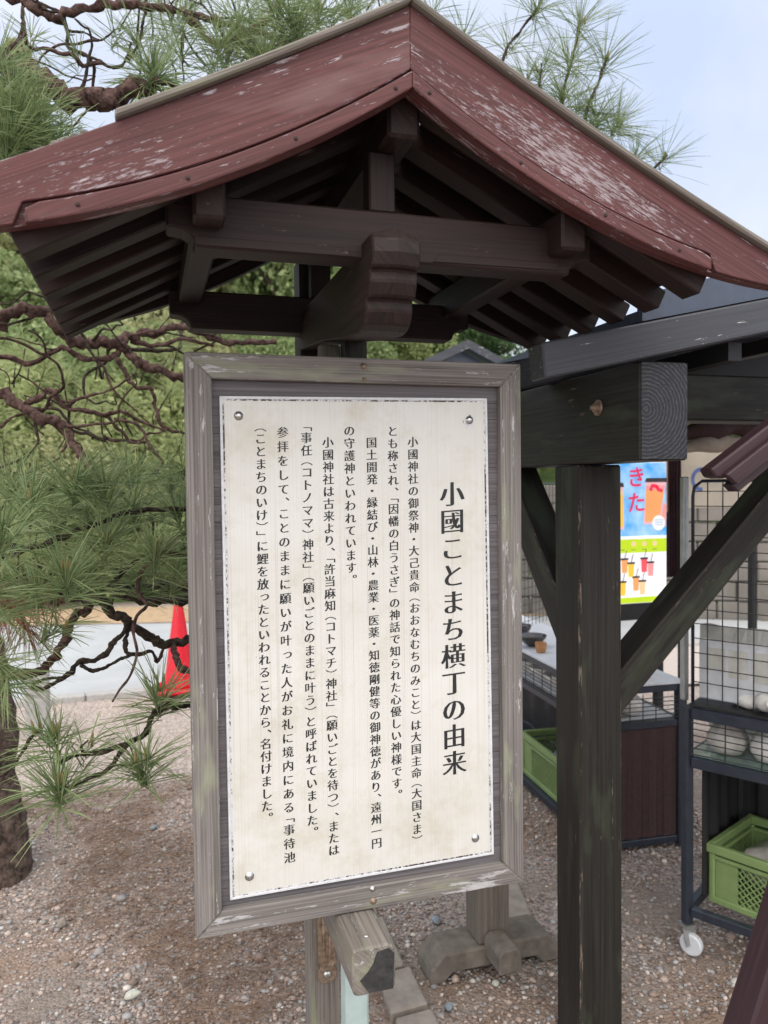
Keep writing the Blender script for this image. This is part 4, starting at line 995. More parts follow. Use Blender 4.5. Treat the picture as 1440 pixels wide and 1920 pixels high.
# ---- the purplish roofed stand cut by the right edge
ps = thing('roofed_stand', (1.2, -.1, 0), 'purplish brown roofed wooden stand with slanting leg cut by the right edge', 'stand')
MB().bar((.80, -.1, .02), (1.30, -.1, 1.26), .055, .085, (0, 1, 0)).build('leg', MAT['purple_wood'], ps, (.37, 0, .93), bevel=.008)
MB().bar((1.86, -.1, .02), (1.36, -.1, 1.26), .055, .085, (0, 1, 0)).build('leg', MAT['purple_wood'], ps, (-.37, 0, .93), bevel=.008)
MB().box((1.27, -.14, 1.262), (1.39, -.06, 1.95)).build('post', MAT['purple_wood'], ps, (0, 0, 1), bevel=.006)
for s in (-1, 1):
    def q(d, z): return (1.33+s*d, z)
    m = MB(); m.prism([q(0, 1.945), q(.527, 1.61), q(.515, 1.592), q(.49, 1.588), q(0, 1.895)], 1, -.10, -.055); m.build('roof_slope', MAT['purple_wood'], ps, (s*.84, 0, -.53), bevel=.004)
    m = MB(); m.prism([q(0, 1.915), q(.500, 1.597), q(.47, 1.574), q(0, 1.875)], 1, -.118, -.1005); m.build('moulding', MAT['purple_wood'], ps, (s*.84, 0, -.53), bevel=.003)
    m = MB(); m.prism([q(0, 1.874), q(.465, 1.573), q(.445, 1.556), q(0, 1.845)], 1, -.094, -.06); m.build('rafter', MAT['purple_wood'], ps, (s*.84, 0, -.53), bevel=.003)
# ---- wooden stand foot behind the sign
ft = thing('wooden_stand', (.60, .73, 0), 'weathered wooden stand with square post on broad cross feet behind the sign', 'stand')
def foot(x0, x1, y0, y1, h, nm):
    pts = [(x0, 0), (x0+.10*(x1-x0), 0), (x0+.17*(x1-x0), .028), (x0+.80*(x1-x0), .028), (x0+.86*(x1-x0), 0), (x1, 0), (x1-.004, .05), (x1-.10*(x1-x0), h), (x0+.10*(x1-x0), h), (x0+.004, .05)]
    return MB().prism(pts, 1, y0, y1).build(nm, MAT['old_timber'], ft, (1, 0, 0), bevel=.007)
foot(.375, .835, .655, .79, .095, 'foot')
MB().box((.545, .665, .0955), (.655, .775, .62)).build('post', MAT['stone_wood'], ft, (0, 0, 1), bevel=.006)
m = MB(); m.prism([(.563, .065), (.638, .065), (.640, .125), (.625, .14), (.578, .14), (.561, .125)], 1, .545, .664); m.build('sleeper', MAT['old_timber'], ft, (0, 1, 0), bevel=.004)
tag(MB().prism([(.72, .92), (.86, .90), (1.02, 1.50), (.80, 1.52)], 2, -.03, .014).build('stone_slab', MAT['kerb'], None, (0, 1, 0), bevel=.006), 'flat grey stone slab set in the ground behind the wooden stand', 'stone slab')

# ---- cart A (right) and table B (behind the post)
def frame_fn(c0, ang):
    ex = np.array([math.cos(ang), math.sin(ang), 0]); ey = np.array([-math.sin(ang), math.cos(ang), 0]); c0 = np.array([c0[0], c0[1], 0])
    return lambda a, b, z: tuple(c0+ex*a+ey*b+np.array([0, 0, z]))
angA = math.atan2(-.857, .515)
LA = frame_fn((1.235, .560), angA)
ca = thing('display_cart', (1.235, .56, 0), 'dark blue steel display cart on white castors with wire fronted shelf of pottery', 'cart')
LEN, DEP = .95, .46
for a in (.015, LEN-.015):
    for b in (.015, DEP-.015):
        MB().bar(LA(a, b, .105), LA(a, b, .838), .03, .03, (1, 0, 0)).build('leg', MAT['dark_steel'], ca, (0, 0, 1), bevel=.003)
        c = MB(); c.bar(LA(a, b, .093), LA(a, b, .1045), .04, .04, (1, 0, 0))
        p0, p1 = LA(a+.012, b+.0, .06), LA(a+.012, b, .094)
        for s in (-1, 1): c.bar(LA(a+.012, b+s*.016, .036), LA(a, b+s*.016, .094), .022, .003, (0, 1, 0))
        cs = c.build('castor', MAT['galv'], ca)
        wv = MB(); ctr = Vector(LA(a+.014, b, .037)); ax_ = (Vector(LA(0, 1, 0))-Vector(LA(0, 0, 0))).normalized(); tx = ax_.cross(Vector((0, 0, 1)))
        ring = []
        for off, r in ((-.012, .020), (-.012, .032), (-.008, .037), (.008, .037), (.012, .032), (.012, .020)):
            ring.append([wv.bm.verts.new(ctr+ax_*off+(tx*math.cos(t)+Vector((0, 0, 1))*math.sin(t))*r) for t in [k*2*math.pi/22 for k in range(22)]])
        for i in range(5):
            for k in range(22): wv.bm.faces.new((ring[i][k], ring[i][(k+1) % 22], ring[i+1][(k+1) % 22], ring[i+1][k]))
        wv.bm.faces.new(ring[0]); wv.bm.faces.new(ring[-1])
        wv.build('wheel', MAT['white_plastic'], cs)
for z, h in ((.818, .035), (.655, .035), (.150, .03)):
    for A, B in (((.031, .015), (LEN-.031, .015)), ((.031, DEP-.015), (LEN-.031, DEP-.015)), ((.015, .031), (.015, DEP-.031)), ((LEN-.015, .031), (LEN-.015, DEP-.031))):
        MB().bar(LA(*A, z), LA(*B, z), .028, h).build('rail', MAT['dark_steel'], ca, bevel=.003)
gm, gt, gb = newmat('shelf_glass'); gb.inputs['Base Color'].default_value = (.55, .75, .68, 1); gb.inputs['Transmission Weight'].default_value = .7; gb.inputs['Roughness'].default_value = .05
MAT['glass'] = gm
for z in (.674, .8375):
    x = MB(); x.poly([LA(a, b, zz) for zz in (z, z+.006) for a, b in ((.02, .02), (LEN-.02, .02), (LEN-.02, DEP-.02), (.02, DEP-.02))], [(0, 3, 2, 1), (4, 5, 6, 7), (0, 1, 5, 4), (1, 2, 6, 5), (2, 3, 7, 6), (3, 0, 4, 7)])
    x.build('glass_shelf', MAT['glass'] if z < .8 else MAT['black'], ca)
m = MB()
for k in range(6): m.bar(LA(.03, .002, .685+k*.021), LA(LEN-.03, .002, .685+k*.021), .003, .003)
for k in range(9): m.bar(LA(.03+k*.11, .0055, .675), LA(.03+k*.11, .0055, .80), .003, .003, (1, 0, 0))
m.build('wire_front', MAT['wire'], ca)
m = MB(); P, Fc = [], []
for i in range(60):
    a = .04+i*.0148; b = .452+.004*math.sin(i*.8)+.002*math.sin(i*2.1)
    P += [LA(a, b, .20), LA(a, b, .63)]
Fc = [(2*i, 2*i+2, 2*i+3, 2*i+1) for i in range(59)]
m.poly(P, Fc); c_ = m.build('back_curtain', MAT['black'], ca); c_.modifiers.new('thick', 'SOLIDIFY').thickness = .004
m = MB(); P = []
for i in range(26):
    b = .06+i*.0148; P += [LA(.05+.008*math.sin(i*.9), b, .19), LA(.05+.008*math.sin(i*.9), b, .63)]
m.poly(P, [(2*i, 2*i+2, 2*i+3, 2*i+1) for i in range(25)]); c_ = m.build('side_curtain', MAT['black'], ca); c_.modifiers.new('thick', 'SOLIDIFY').thickness = .004
# mesh screen standing on the cart
ms = thing('wire_mesh_screen', LA(.4, .03, .84), 'wire grid screen in a rounded frame standing on the pottery cart', 'mesh screen')
m = MB(); za, zb2 = .845, 1.585
P = [LA(.02, .05, za), LA(.02, .05, zb2-.05), LA(.025, .05, zb2-.02), LA(.05, .05, zb2), LA(.9, .05, zb2+.0), LA(.93, .05, zb2-.02), LA(.935, .05, zb2-.05), LA(.935, .05, za)]
m.tube(P, .0055, 8); m.build('screen_frame', MAT['dark_steel'], ms)
m = MB()
for k in range(1, 19): m.bar(LA(.02+k*.048, .05, za), LA(.02+k*.048, .05, zb2-.004), .0028, .0028, (1, 0, 0))
for k in range(1, 15): m.bar(LA(.022, .0535, za+.02+k*.049), LA(.933, .0535, za+.02+k*.049), .0028, .0028)
m.build('wire_grid', MAT['wire'], ms)
MB().bar(LA(-.012, .06, .845), LA(-.012, .06, 1.60), .022, .022, (1, 0, 0)).build('upright', MAT['galv'], ms, (0, 0, 1), bevel=.003)
# clear pocket board with paper slips
bd = thing('pocket_board', LA(.3, .08, .845), 'white board with rows of pale paper pockets propped behind the wire screen', 'board')
MB().bar(LA(.03, .085, .955), LA(.42, .085, .955), .012, .20).build('board', MAT['white_plastic'], bd, bevel=.004)
MAT['paper'] = plain('paper', (.55, .55, .51), .8, var=.12, scale=30)
for k in range(5):
    a = .055+k*.076+random.uniform(-.006, .006); h = random.uniform(.07, .10)
    MB().bar(LA(a, .0775, 1.03-h/2), LA(a+.058, .0775, 1.03-h/2), .002, h).build('paper_slip', MAT['paper'], bd)
MAT['pocket'] = plain('pocket', (.42, .43, .41), .5, var=.15, scale=30)
P = []
m = MB()
for i in range(24):
    a = .03+i*.0168; P += [LA(a, .088+.004*math.sin(i*1.4), 1.057), LA(a, .090+.006*math.sin(i*1.1), 1.105+.004*math.sin(i*.7))]
m.poly(P, [(2*i, 2*i+2, 2*i+3, 2*i+1) for i in range(23)]); x = m.build('cloth_top', MAT['pocket'], bd); x.modifiers.new('thick', 'SOLIDIFY').thickness = .006
# pottery in the cart
def pot(name, c, prof, mat, label, cat, rib=None, rot=None):
    m = MB(); m.lathe((0, 0, 0), prof, 28, rib=rib); o = m.build(name, MAT[mat], None, local=True); o.location = c
    if rot: o.rotation_euler = rot
    tag(o, label, cat); return o
body = [(.020, 0), (.042, .006), (.056, .030), (.056, .052), (.042, .082), (.020, .100), (.012, .112), (.015, .122), (.011, .121), (.008, .108), (.004, .09)]
pot('vase', LA(.115, .10, .681), [(r*1.15, h*1.05) for r, h in body], 'glaze_grey', 'squat ribbed grey vase on the cart shelf, left one behind the wires', 'vase', (9, .03))
pot('vase', LA(.255, .105, .681), [(r*1.2, h*1.05) for r, h in body], 'glaze_white', 'squat white glazed vase on the cart shelf, right one behind the wires', 'vase', (9, .02))
pot('vase', LA(.385, .12, .681), [(r*1.0, h*.95) for r, h in body], 'glaze_white', 'white vase at the far right end of the cart shelf', 'vase')
pot('bottle', LA(.13, .12, .868), [(.012, 0), (.022, .004), (.024, .03), (.024, .075), (.016, .095), (.009, .105), (.008, .135), (.011, .14), (.006, .139)], 'glaze_white', 'white pottery bottle lying on its side on top of the cart', 'bottle', None, (R(90), 0, angA+R(60)))
pot('bottle', LA(.22, .10, .872), [(.015, 0), (.028, .004), (.028, .06), (.018, .085), (.009, .095), (.012, .11), (.006, .109)], 'glaze_white', 'stout white jug lying on top of the cart beside the bottle', 'jug', None, (R(80), 0, angA+R(30)))
pot('cup', LA(.31, .09, .844), [(.02, 0), (.026, .01), (.03, .05), (.028, .05), (.018, .008)], 'glaze_blue', 'small blue patterned cup on top of the cart near the right edge', 'cup')

pot('bowl', LA(.06, .30, .681), [(.03, 0), (.07, .03), (.085, .07), (.08, .07), (.04, .03)], 'glaze_grey', 'large grey bowl at the back left of the cart shelf', 'bowl')
pot('cloth_bundle', LA(.20, .31, .681), [(.03, 0), (.08, .02), (.095, .06), (.07, .10), (.02, .115)], 'glaze_white', 'pale wrapped bundle at the back of the cart shelf behind the white vase', 'bundle', (5, .10))
# crates
def crate_proto():
    r = bpy.data.objects.new('plastic_crate', None); COL.objects.link(r)
    A, B, H, T_ = .50, .31, .20, .010
    for x in (0, A):
        for y in (0, B): MB().prism([(x+sx*.022*math.cos(0)+0, y+sy*.022) for sx, sy in ((-.5, -.5), (.5, -.5), (.5, .5), (-.5, .5))], 2, 0, H-.03).build('corner_post', MAT['crate'], r, (0, 0, 1), bevel=.006, local=True)
    m = MB()
    for z0, z1, o_ in ((H-.03, H, .016), (H-.052, H-.038, .010), (0, .022, .010)):
        m.box((-o_, -o_, z0), (A+o_, -o_+.02, z1)); m.box((-o_, B+o_-.02, z0), (A+o_, B+o_, z1)); m.box((-o_, -o_+.0205, z0), (-o_+.02, B+o_-.0205, z1)); m.box((A+o_-.02, -o_+.0205, z0), (A+o_, B+o_-.0205, z1))
    m.build('rim', MAT['crate'], r, bevel=.003, local=True)
    MB().box((0, 0, .006), (A, B, .012)).build('crate_floor', MAT['crate'], r, local=True)
    def lattice(L, pl):
        m = MB(); z0, z1 = .022, H-.052; h = z1-z0; st = .022; n = int((L+h)/st)
        for sgn in (1, -1):
            for k in range(n+1):
                u0 = k*st-h if sgn > 0 else k*st; u1 = u0+sgn*h; w0, w1 = z0, z1
                # clip to 0..L
                def clipu(u0, w0, u1, w1):
                    pts = []
                    for lim in (.012, L-.012):
                        if (u0-lim)*(u1-lim) < 0:
                            t = (lim-u0)/(u1-u0); q = (lim, w0+(w1-w0)*t)
                            if u0 < .012 and lim == .012 or u0 > L-.012 and lim != .012: u0, w0 = q
                            else: u1, w1 = q
                    return u0, w0, u1, w1
                u0, w0, u1, w1 = clipu(u0, w0, u1, w1)
                if min(u0, u1) < .011 or max(u0, u1) > L-.011 or abs(u1-u0) < .004: continue
                off = .0016*sgn
                m.bar(pl(u0, w0, off), pl(u1, w1, off), .0045, .003, pl(0, 0, 1, True))
        return m
    for nm, L, pl in (('front', A, lambda u, w, o_, d=False: (0, 1, 0) if d else (u, .0+o_, w)), ('back', A, lambda u, w, o_, d=False: (0, 1, 0) if d else (u, B+o_, w)), ('l', B, lambda u, w, o_, d=False: (1, 0, 0) if d else (o_, u, w)), ('r', B, lambda u, w, o_, d=False: (1, 0, 0) if d else (A+o_, u, w))):
        lattice(L, pl).build('lattice_side', MAT['crate'], r, local=True)
    # solid panels framing the side grids
    for x0, x1 in ((.012, .085), (A-.085, A-.012)):
        for y in (-.0035, B-.0035): MB().box((x0, y, .022), (x1, y+.007, H-.052)).build('side_panel', MAT['crate'], r, bevel=.001, local=True)
    return r
cr1 = crate_proto(); c0 = atz(1336, 1690, .165)
cr1.location = (c0[0], c0[1], .166); cr1.rotation_euler = (0, 0, angA-R(6)); tag(cr1, 'green lattice plastic crate on the lower rack of the display cart at right', 'crate', 'green crates')
cr2 = copy_tree(cr1); tag(cr2, 'green lattice plastic crate under the long table, left of the black post', 'crate', 'green crates')

# ---- long table behind the post
angB = R(-4); LB = frame_fn((1.341, 1.241), angB)
tb = thing('display_table', (1.341, 1.241, 0), 'long black framed display table with brown cloth end behind the stall post', 'table')
TW, TL, TH = .43, 1.9, .71
for a in (.02, TW-.02):
    for b in (.02, TL-.02): MB().bar(LB(a, b, .0), LB(a, b, TH), .034, .034, (1, 0, 0)).build('leg', MAT['dark_steel'], tb, (0, 0, 1), bevel=.003)
for z in (.03, .54, TH-.015):
    for A, B in (((.038, .02), (TW-.038, .02)), ((.02, .038), (.02, TL-.038)), ((TW-.02, .038), (TW-.02, TL-.038)), ((.038, TL-.02), (TW-.038, TL-.02))):
        MB().bar(LB(*A, z), LB(*B, z), .03, .03).build('rail', MAT['dark_steel'], tb, bevel=.003)
def slab(L, a0, a1, b0, b1, z0, z1, nm, mat, par):
    x = MB(); x.poly([L(a, b, z) for z in (z0, z1) for a, b in ((a0, b0), (a1, b0), (a1, b1), (a0, b1))], [(0, 3, 2, 1), (4, 5, 6, 7), (0, 1, 5, 4), (1, 2, 6, 5), (2, 3, 7, 6), (3, 0, 4, 7)])
    return x.build(nm, MAT[mat], par, bevel=.002)
slab(LB, .0, TW, .0, TL, TH+.001, TH+.012, 'table_top', 'white_plastic', tb)
slab(LB, .04, TW-.04, .04, TL-.04, .555, .562, 'shelf', 'white_plastic', tb)
slab(LB, .0, TW, .04, TL-.04, .046, .054, 'lower_shelf', 'dark_steel', tb)
m = MB(); P = []
for i in range(40):
    a = .04+i*(TW-.08)/39; P += [LB(a, .012+.004*math.sin(i*.7)+.002*math.sin(i*2.3), .05), LB(a, .016+.002*math.sin(i*.7), .525)]
m.poly(P, [(2*i, 2*i+2, 2*i+3, 2*i+1) for i in range(39)]); x = m.build('cloth_end', MAT['brown_cloth'], tb); x.modifiers.new('thick', 'SOLIDIFY').thickness = .003
m = MB()
for k in range(6):
    z = .567+k*.018
    m.bar(LB(.038, .004, z), LB(TW-.038, .004, z), .003, .003); m.bar(LB(.004, .038, z), LB(.004, TL-.038, z), .003, .003)
for k in range(5): m.bar(LB(.04+k*.062, .0075, .556), LB(.04+k*.062, .0075, .675), .003, .003, (1, 0, 0))
for k in range(19): m.bar(LB(.0075, .05+k*.1, .556), LB(.0075, .05+k*.1, .675), .003, .003, (1, 0, 0))
m.build('wire_side', MAT['wire'], tb)
p2 = LB(-.0, .16, .056); cr2.location = (p2[0], p2[1], .056); cr2.rotation_euler = (0, 0, angB+R(90)); cr2.scale = (1.2, 1, 1.1)
cr2.location = LB(.345, .24, .056)
bowl = [(.022, 0), (.026, .006), (.05, .02), (.07, .045), (.075, .06), (.071, .06), (.045, .024), (.004, .012)]
pot('bowl', LB(.14, .50, .16), [(r*1.15, h*1.6) for r, h in bowl], 'glaze_blue', 'blue grey bowl heaped in the crate under the long table', 'bowl', None, (R(15), R(-20), 0))
pot('bowl', LB(.18, .36, .15), bowl, 'glaze_dark', 'dark bowl lying in the crate under the long table', 'bowl', None, (R(40), R(20), 0))
pot('bowl', LB(.09, .85, TH+.013), bowl, 'glaze_dark', 'glossy black bowl on the white table top', 'bowl')
pot('bowl', LB(.10, 1.05, TH+.013), [(r*.9, h*1.3) for r, h in bowl], 'glaze_dark', 'black deep bowl on the table top beyond the glossy one', 'bowl')
pot('cup', LB(.07, .70, TH+.013), [(.02, 0), (.026, .01), (.03, .05), (.028, .05), (.018, .008)], 'gold_wood', 'small brown cup beside the black bowls on the table', 'cup')
pot('bowl', LB(.25, .13, TH+.013), [(r*.85, h*.9) for r, h in bowl], 'glaze_grey', 'grey bowl at the near end of the long table', 'bowl')
pot('vase', LB(.22, .10, .564), [(r*.95, h*.95) for r, h in body], 'glaze_white', 'white vase behind the wires at the near end of the long table', 'vase')
pot('cup', LB(.10, .09, .564), [(.028, 0), (.034, .01), (.038, .07), (.035, .07), (.026, .008)], 'gold_wood', 'brown cup behind the wires at the near end of the long table', 'cup')
for k in range(6):
    pot('bowl', LB(.10, .22+k*.17, .564), [(r*1.0, h*1.3) for r, h in bowl], 'glaze_white', 'white bowls in a row behind the wires along the long table', 'bowl')['group'] = 'white bowls behind the wires'
cg = pot('cloth_bundle', (0, 0, 0), [(.03, 0), (.10, .02), (.13, .07), (.10, .12), (.03, .14)], 'glaze_grey', 'pale wrapped bundle lying in the green crate of the right cart', 'bundle', (5, .12)); 
cg.location = Vector(cr1.location)+Vector((math.cos(angA-R(6))*.16-math.sin(angA-R(6))*.17, math.sin(angA-R(6))*.16+math.cos(angA-R(6))*.17, .04))
m = MB(); P = []
for i in range(60):
    b = .04+i*(TL-.08)/59; P += [LB(TW-.035+.006*math.sin(i*.9), b, .06), LB(TW-.035+.006*math.sin(i*.9), b, .525)]
m.poly(P, [(2*i, 2*i+2, 2*i+3, 2*i+1) for i in range(59)]); x = m.build('back_curtain', MAT['black'], tb); x.modifiers.new('thick', 'SOLIDIFY').thickness = .003
# second mesh screen at the left end of the table
m2 = thing('wire_mesh_screen', LB(-.02, 1.2, TH+.013), 'wire grid screen on the long table, seen left of the black post', 'mesh screen')
m = MB(); P = [LB(.03, 1.15, TH+.0135), LB(.03, 1.15, 1.56), LB(.05, 1.16, 1.585), LB(.75, 1.75, 1.585), LB(.75, 1.75, TH+.0135)]
m.tube(P, .0055, 8); m.build('screen_frame', MAT['dark_steel'], m2)
m = MB()
for k in range(1, 19):
    t = k/19; a, b = .03+.72*t, 1.15+.6*t; m.bar(LB(a, b, TH+.014), LB(a, b, 1.583), .0028, .0028, (1, 0, 0))
for k in range(1, 17): m.bar(LB(.03, 1.154, TH+k*.05), LB(.75, 1.754, TH+k*.05), .0028, .0028)
m.build('wire_grid', MAT['wire'], m2)

# ---- poster stand
po = thing('poster_stand', (2.2, 2.2, 0), 'bright poster of iced fruit drinks on blue above a white menu', 'poster')
PX0, PX1, PZ0, PZ1 = 1.94, 2.417, .895, 1.70; PY = 2.2

for x in (PX0+.03, PX1-.05): MB().box((x, PY+.021, .0), (x+.025, PY+.045, PZ1-.05)).build('leg', MAT['black'], po)
MB().box((PX0-.0, PY-.10, .0), (PX1, PY+.16, .02)).build('foot', MAT['black'], po)
MB().box((PX0, PY+.021, PZ0-.10), (PX1, PY+.03, PZ0-.005)).build('skirt', MAT['black'], po)
flat = {}
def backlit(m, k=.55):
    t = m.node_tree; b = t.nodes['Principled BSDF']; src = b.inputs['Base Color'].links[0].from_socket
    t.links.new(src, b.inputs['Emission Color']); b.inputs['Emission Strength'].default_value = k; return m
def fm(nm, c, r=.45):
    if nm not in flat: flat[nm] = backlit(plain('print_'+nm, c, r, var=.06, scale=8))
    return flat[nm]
def pr(nm, pts, col, layer):
    L_ = PY-.0004*layer; m = MB(); m.poly([(x, L_, z) for x, z in pts], [tuple(range(len(pts)))]); return m.build(nm, fm(*col), po)
def rect(x0, x1, z0, z1): return [(x0, z0), (x1, z0), (x1, z1), (x0, z1)]
def circ(x, z, r, n=20): return [(x+r*math.cos(k*2*math.pi/n), z+r*math.sin(k*2*math.pi/n)) for k in range(n)]
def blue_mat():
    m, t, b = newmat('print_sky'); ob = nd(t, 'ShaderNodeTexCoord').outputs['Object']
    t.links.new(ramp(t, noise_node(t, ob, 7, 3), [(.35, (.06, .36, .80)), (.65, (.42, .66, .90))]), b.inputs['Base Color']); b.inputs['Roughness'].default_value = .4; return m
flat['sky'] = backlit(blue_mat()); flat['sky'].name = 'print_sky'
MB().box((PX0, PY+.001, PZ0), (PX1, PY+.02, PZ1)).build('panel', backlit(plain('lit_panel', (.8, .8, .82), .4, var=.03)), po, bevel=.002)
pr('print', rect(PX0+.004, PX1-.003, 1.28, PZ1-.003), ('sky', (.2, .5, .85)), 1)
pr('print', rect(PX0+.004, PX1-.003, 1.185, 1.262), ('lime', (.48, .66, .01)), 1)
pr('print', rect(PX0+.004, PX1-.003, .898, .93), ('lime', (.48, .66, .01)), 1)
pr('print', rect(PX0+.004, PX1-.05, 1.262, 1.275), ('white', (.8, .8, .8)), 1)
# large drinks
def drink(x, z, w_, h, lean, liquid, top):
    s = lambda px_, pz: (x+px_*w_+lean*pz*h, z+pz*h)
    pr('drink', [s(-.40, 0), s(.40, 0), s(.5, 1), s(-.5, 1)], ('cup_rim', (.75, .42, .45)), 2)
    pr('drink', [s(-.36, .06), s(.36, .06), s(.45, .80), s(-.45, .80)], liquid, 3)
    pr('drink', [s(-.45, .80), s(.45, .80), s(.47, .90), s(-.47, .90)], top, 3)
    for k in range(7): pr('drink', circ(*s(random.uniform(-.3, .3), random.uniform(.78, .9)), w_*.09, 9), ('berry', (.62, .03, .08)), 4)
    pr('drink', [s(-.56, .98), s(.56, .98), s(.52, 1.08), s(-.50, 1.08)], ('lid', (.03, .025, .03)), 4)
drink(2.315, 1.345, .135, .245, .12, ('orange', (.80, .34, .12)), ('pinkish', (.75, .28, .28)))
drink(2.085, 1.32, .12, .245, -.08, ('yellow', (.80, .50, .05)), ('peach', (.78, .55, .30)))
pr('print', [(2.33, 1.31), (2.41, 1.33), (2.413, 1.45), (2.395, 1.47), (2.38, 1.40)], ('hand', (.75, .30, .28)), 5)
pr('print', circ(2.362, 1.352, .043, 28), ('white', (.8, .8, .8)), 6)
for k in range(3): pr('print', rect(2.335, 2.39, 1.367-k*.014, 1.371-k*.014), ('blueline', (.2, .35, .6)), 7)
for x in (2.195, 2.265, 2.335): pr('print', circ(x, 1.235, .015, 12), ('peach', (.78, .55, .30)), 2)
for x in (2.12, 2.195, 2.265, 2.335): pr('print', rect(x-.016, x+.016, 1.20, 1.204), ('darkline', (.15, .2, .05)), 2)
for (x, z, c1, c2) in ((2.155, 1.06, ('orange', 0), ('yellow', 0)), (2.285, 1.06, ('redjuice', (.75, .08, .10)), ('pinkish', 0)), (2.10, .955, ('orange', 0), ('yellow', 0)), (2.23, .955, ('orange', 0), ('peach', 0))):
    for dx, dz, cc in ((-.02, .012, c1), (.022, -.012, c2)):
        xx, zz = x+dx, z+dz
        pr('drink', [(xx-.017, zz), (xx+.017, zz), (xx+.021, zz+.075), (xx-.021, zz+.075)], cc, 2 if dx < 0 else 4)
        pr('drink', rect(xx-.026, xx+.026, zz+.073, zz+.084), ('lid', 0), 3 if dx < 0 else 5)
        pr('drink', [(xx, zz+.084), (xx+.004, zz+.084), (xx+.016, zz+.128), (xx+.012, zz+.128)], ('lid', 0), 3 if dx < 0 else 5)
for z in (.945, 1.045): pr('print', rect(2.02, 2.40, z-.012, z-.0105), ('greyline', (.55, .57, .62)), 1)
V, F = [], []
for ch, x, z in (('き', 2.205, 1.60), ('た', 2.205, 1.455)):
    g, fs = glyph(ch, (.02, .02)); n0 = len(V); V += [(x-.055+v[0]*.125, PY-.0034, z-.03+v[1]*.125) for v in g]; F += [[q+n0 for q in f] for f in fs]
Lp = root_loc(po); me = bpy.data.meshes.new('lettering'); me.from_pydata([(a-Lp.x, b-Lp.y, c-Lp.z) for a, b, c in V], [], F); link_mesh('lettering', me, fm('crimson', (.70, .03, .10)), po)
# orange plank sign, hanging cloth and pale board beyond the poster
hs = thing('plank_sign', (2.52, 2.4, 0), 'narrow orange brown wooden plank sign with dark brush marks beside the poster', 'sign')
MB().box((2.475, 2.4, 1.40), (2.58, 2.42, 1.74)).build('plank', MAT['gold_wood'], hs, (0, 0, 1), bevel=.006)
m = MB()
for k in range(6):
    z = 1.70-k*.048; x = 2.527
    m.box((x-.018, 2.3975, z-.004), (x+.018, 2.3988, z+.003)); m.box((x-.003, 2.396, z-.02), (x+.004, 2.3972, z+.012)); m.box((x-.015, 2.3945, z-.022), (x+.012, 2.3955, z-.017))
m.build('brush_marks', MAT['ink'], hs)
MB().box((2.51, 2.421, 0), (2.56, 2.46, 1.80)).build('post', MAT['black'], hs, (0, 0, 1))
cl = thing('hanging_cloth', (2.62, 2.42, 1.8), 'dark purple pleated cloth hanging between the plank sign and a pale board', 'cloth')
m = MB(); P = []
for i in range(30): P += [(2.57+i*.0045, 2.44+.012*math.sin(i*1.3), 1.0), (2.57+i*.0045, 2.44+.010*math.sin(i*1.3), 1.80)]
m.poly(P, [(2*i, 2*i+2, 2*i+3, 2*i+1) for i in range(29)]); x = m.build('cloth', MAT['purple_wood'], cl); x.modifiers.new('thick', 'SOLIDIFY').thickness = .004
wb = thing('pale_board', (2.95, 2.45, 1.55), 'pale cream board with a blue curved mark under the stall roof', 'board')
MB().box((2.71, 2.46, 1.42), (3.35, 2.48, 1.80)).build('board', plain('cream_board', (.62, .55, .45), .7, var=.15, scale=4), wb, bevel=.003)
m = MB(); P, n = [], 16
for i in range(n):
    a = R(60+i*220/(n-1))
    for r in (.05, .075): P.append((2.865+r*math.cos(a), 2.4585, 1.60+r*math.sin(a)))
m.poly(P, [(2*i, 2*i+2, 2*i+3, 2*i+1) for i in range(n-1)]); m.build('emblem', plain('blue_mark', (.12, .18, .45)), wb)
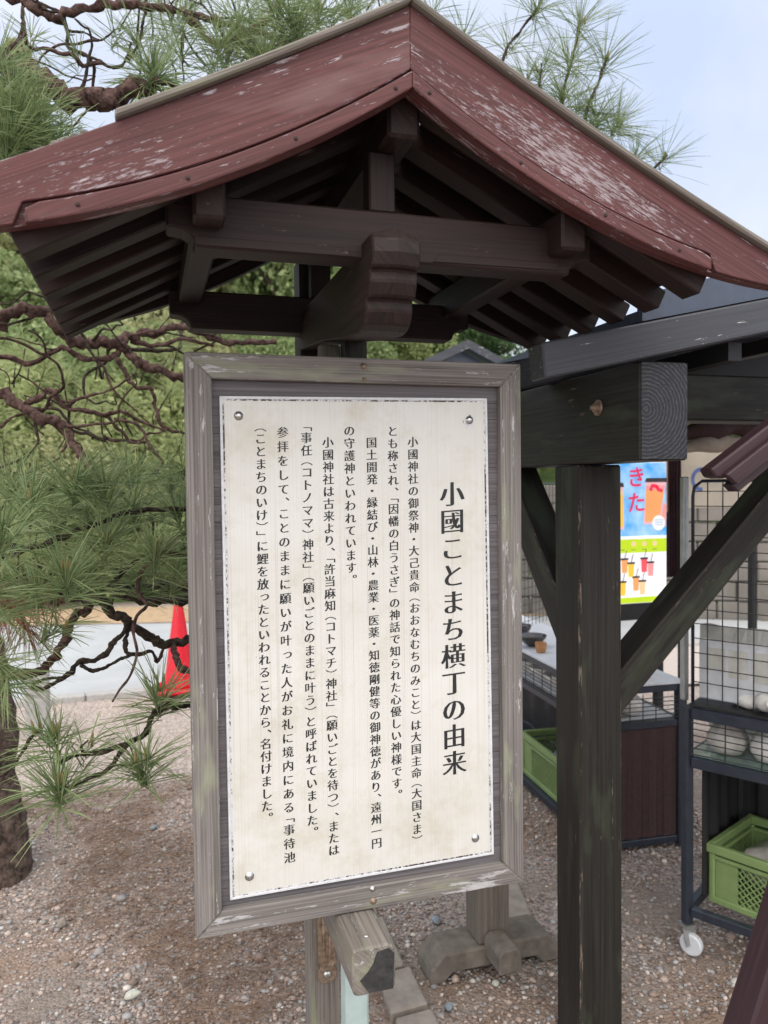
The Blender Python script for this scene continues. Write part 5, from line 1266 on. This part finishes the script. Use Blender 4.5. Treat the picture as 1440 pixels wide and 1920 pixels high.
for x in (2.74, 3.28): MB().box((x, 2.481, 0), (x+.04, 2.52, 1.9)).build('post', MAT['black'], wb)

# ---- block wall far behind
w0, w1 = atz(930, 1150), atz(1500, 1165)
wd = (w1-w0); WL = np.linalg.norm(wd); wd /= WL; wn_ = np.array([-wd[1], wd[0], 0])
m = MB(); hblk, lblk = .225, .42
for r in range(7):
    k = -1
    while k*lblk < WL:
        a0 = k*lblk+(.21 if r % 2 else 0)+.006; a1 = a0+lblk-.012; dz = random.uniform(-.012, .012)
        A = w0+wd*a0+np.array([0, 0, r*hblk+hblk/2]); B = w0+wd*a1+np.array([0, 0, r*hblk+hblk/2])
        m.bar(A+wn_*dz, B+wn_*dz, .22, hblk-.012); k += 1
o_ = m.build('block_wall', MAT['block'], None, tuple(wd), bevel=.015); tag(o_, 'low grey brown block wall across the pale gravel behind the carts', 'wall')
# ---- navy roofed tent far behind
pk = at(876, 640, 5.0)
tn = thing('roofed_stall', (pk[0], pk[1]+1, 0), 'distant stall with navy gabled roof showing just above the sign panel', 'stall')
for s in (-1, 1):
    m = MB(); m.prism([(pk[0], pk[2]), (pk[0]+s*1.35, pk[2]-.62), (pk[0]+s*1.35, pk[2]-.68), (pk[0], pk[2]-.06)], 1, pk[1], pk[1]+2.4); m.build('roof_slope', MAT['navy'], tn)
    m = MB(); m.prism([(pk[0], pk[2]+.012), (pk[0]+s*1.38, pk[2]-.622), (pk[0]+s*1.38, pk[2]-.70), (pk[0], pk[2]-.068)], 1, pk[1]-.03, pk[1]-.002); m.build('gable_edge', MAT['slate_wood'], tn)
    for y in (0.1, 2.2): MB().box((pk[0]+s*1.2-.05, pk[1]+y, 0), (pk[0]+s*1.2+.05, pk[1]+y+.1, pk[2]-.63)).build('post', MAT['black'], tn)
MB().prism([(pk[0], pk[2]-.075), (pk[0]+1.25, pk[2]-.66), (pk[0]-1.25, pk[2]-.66)], 1, pk[1]+.1, pk[1]+.13).build('gable_panel', MAT['navy'], tn)

for o in list(bpy.data.objects):
    if o.type == 'MESH' and o.name.startswith('vase'): pass
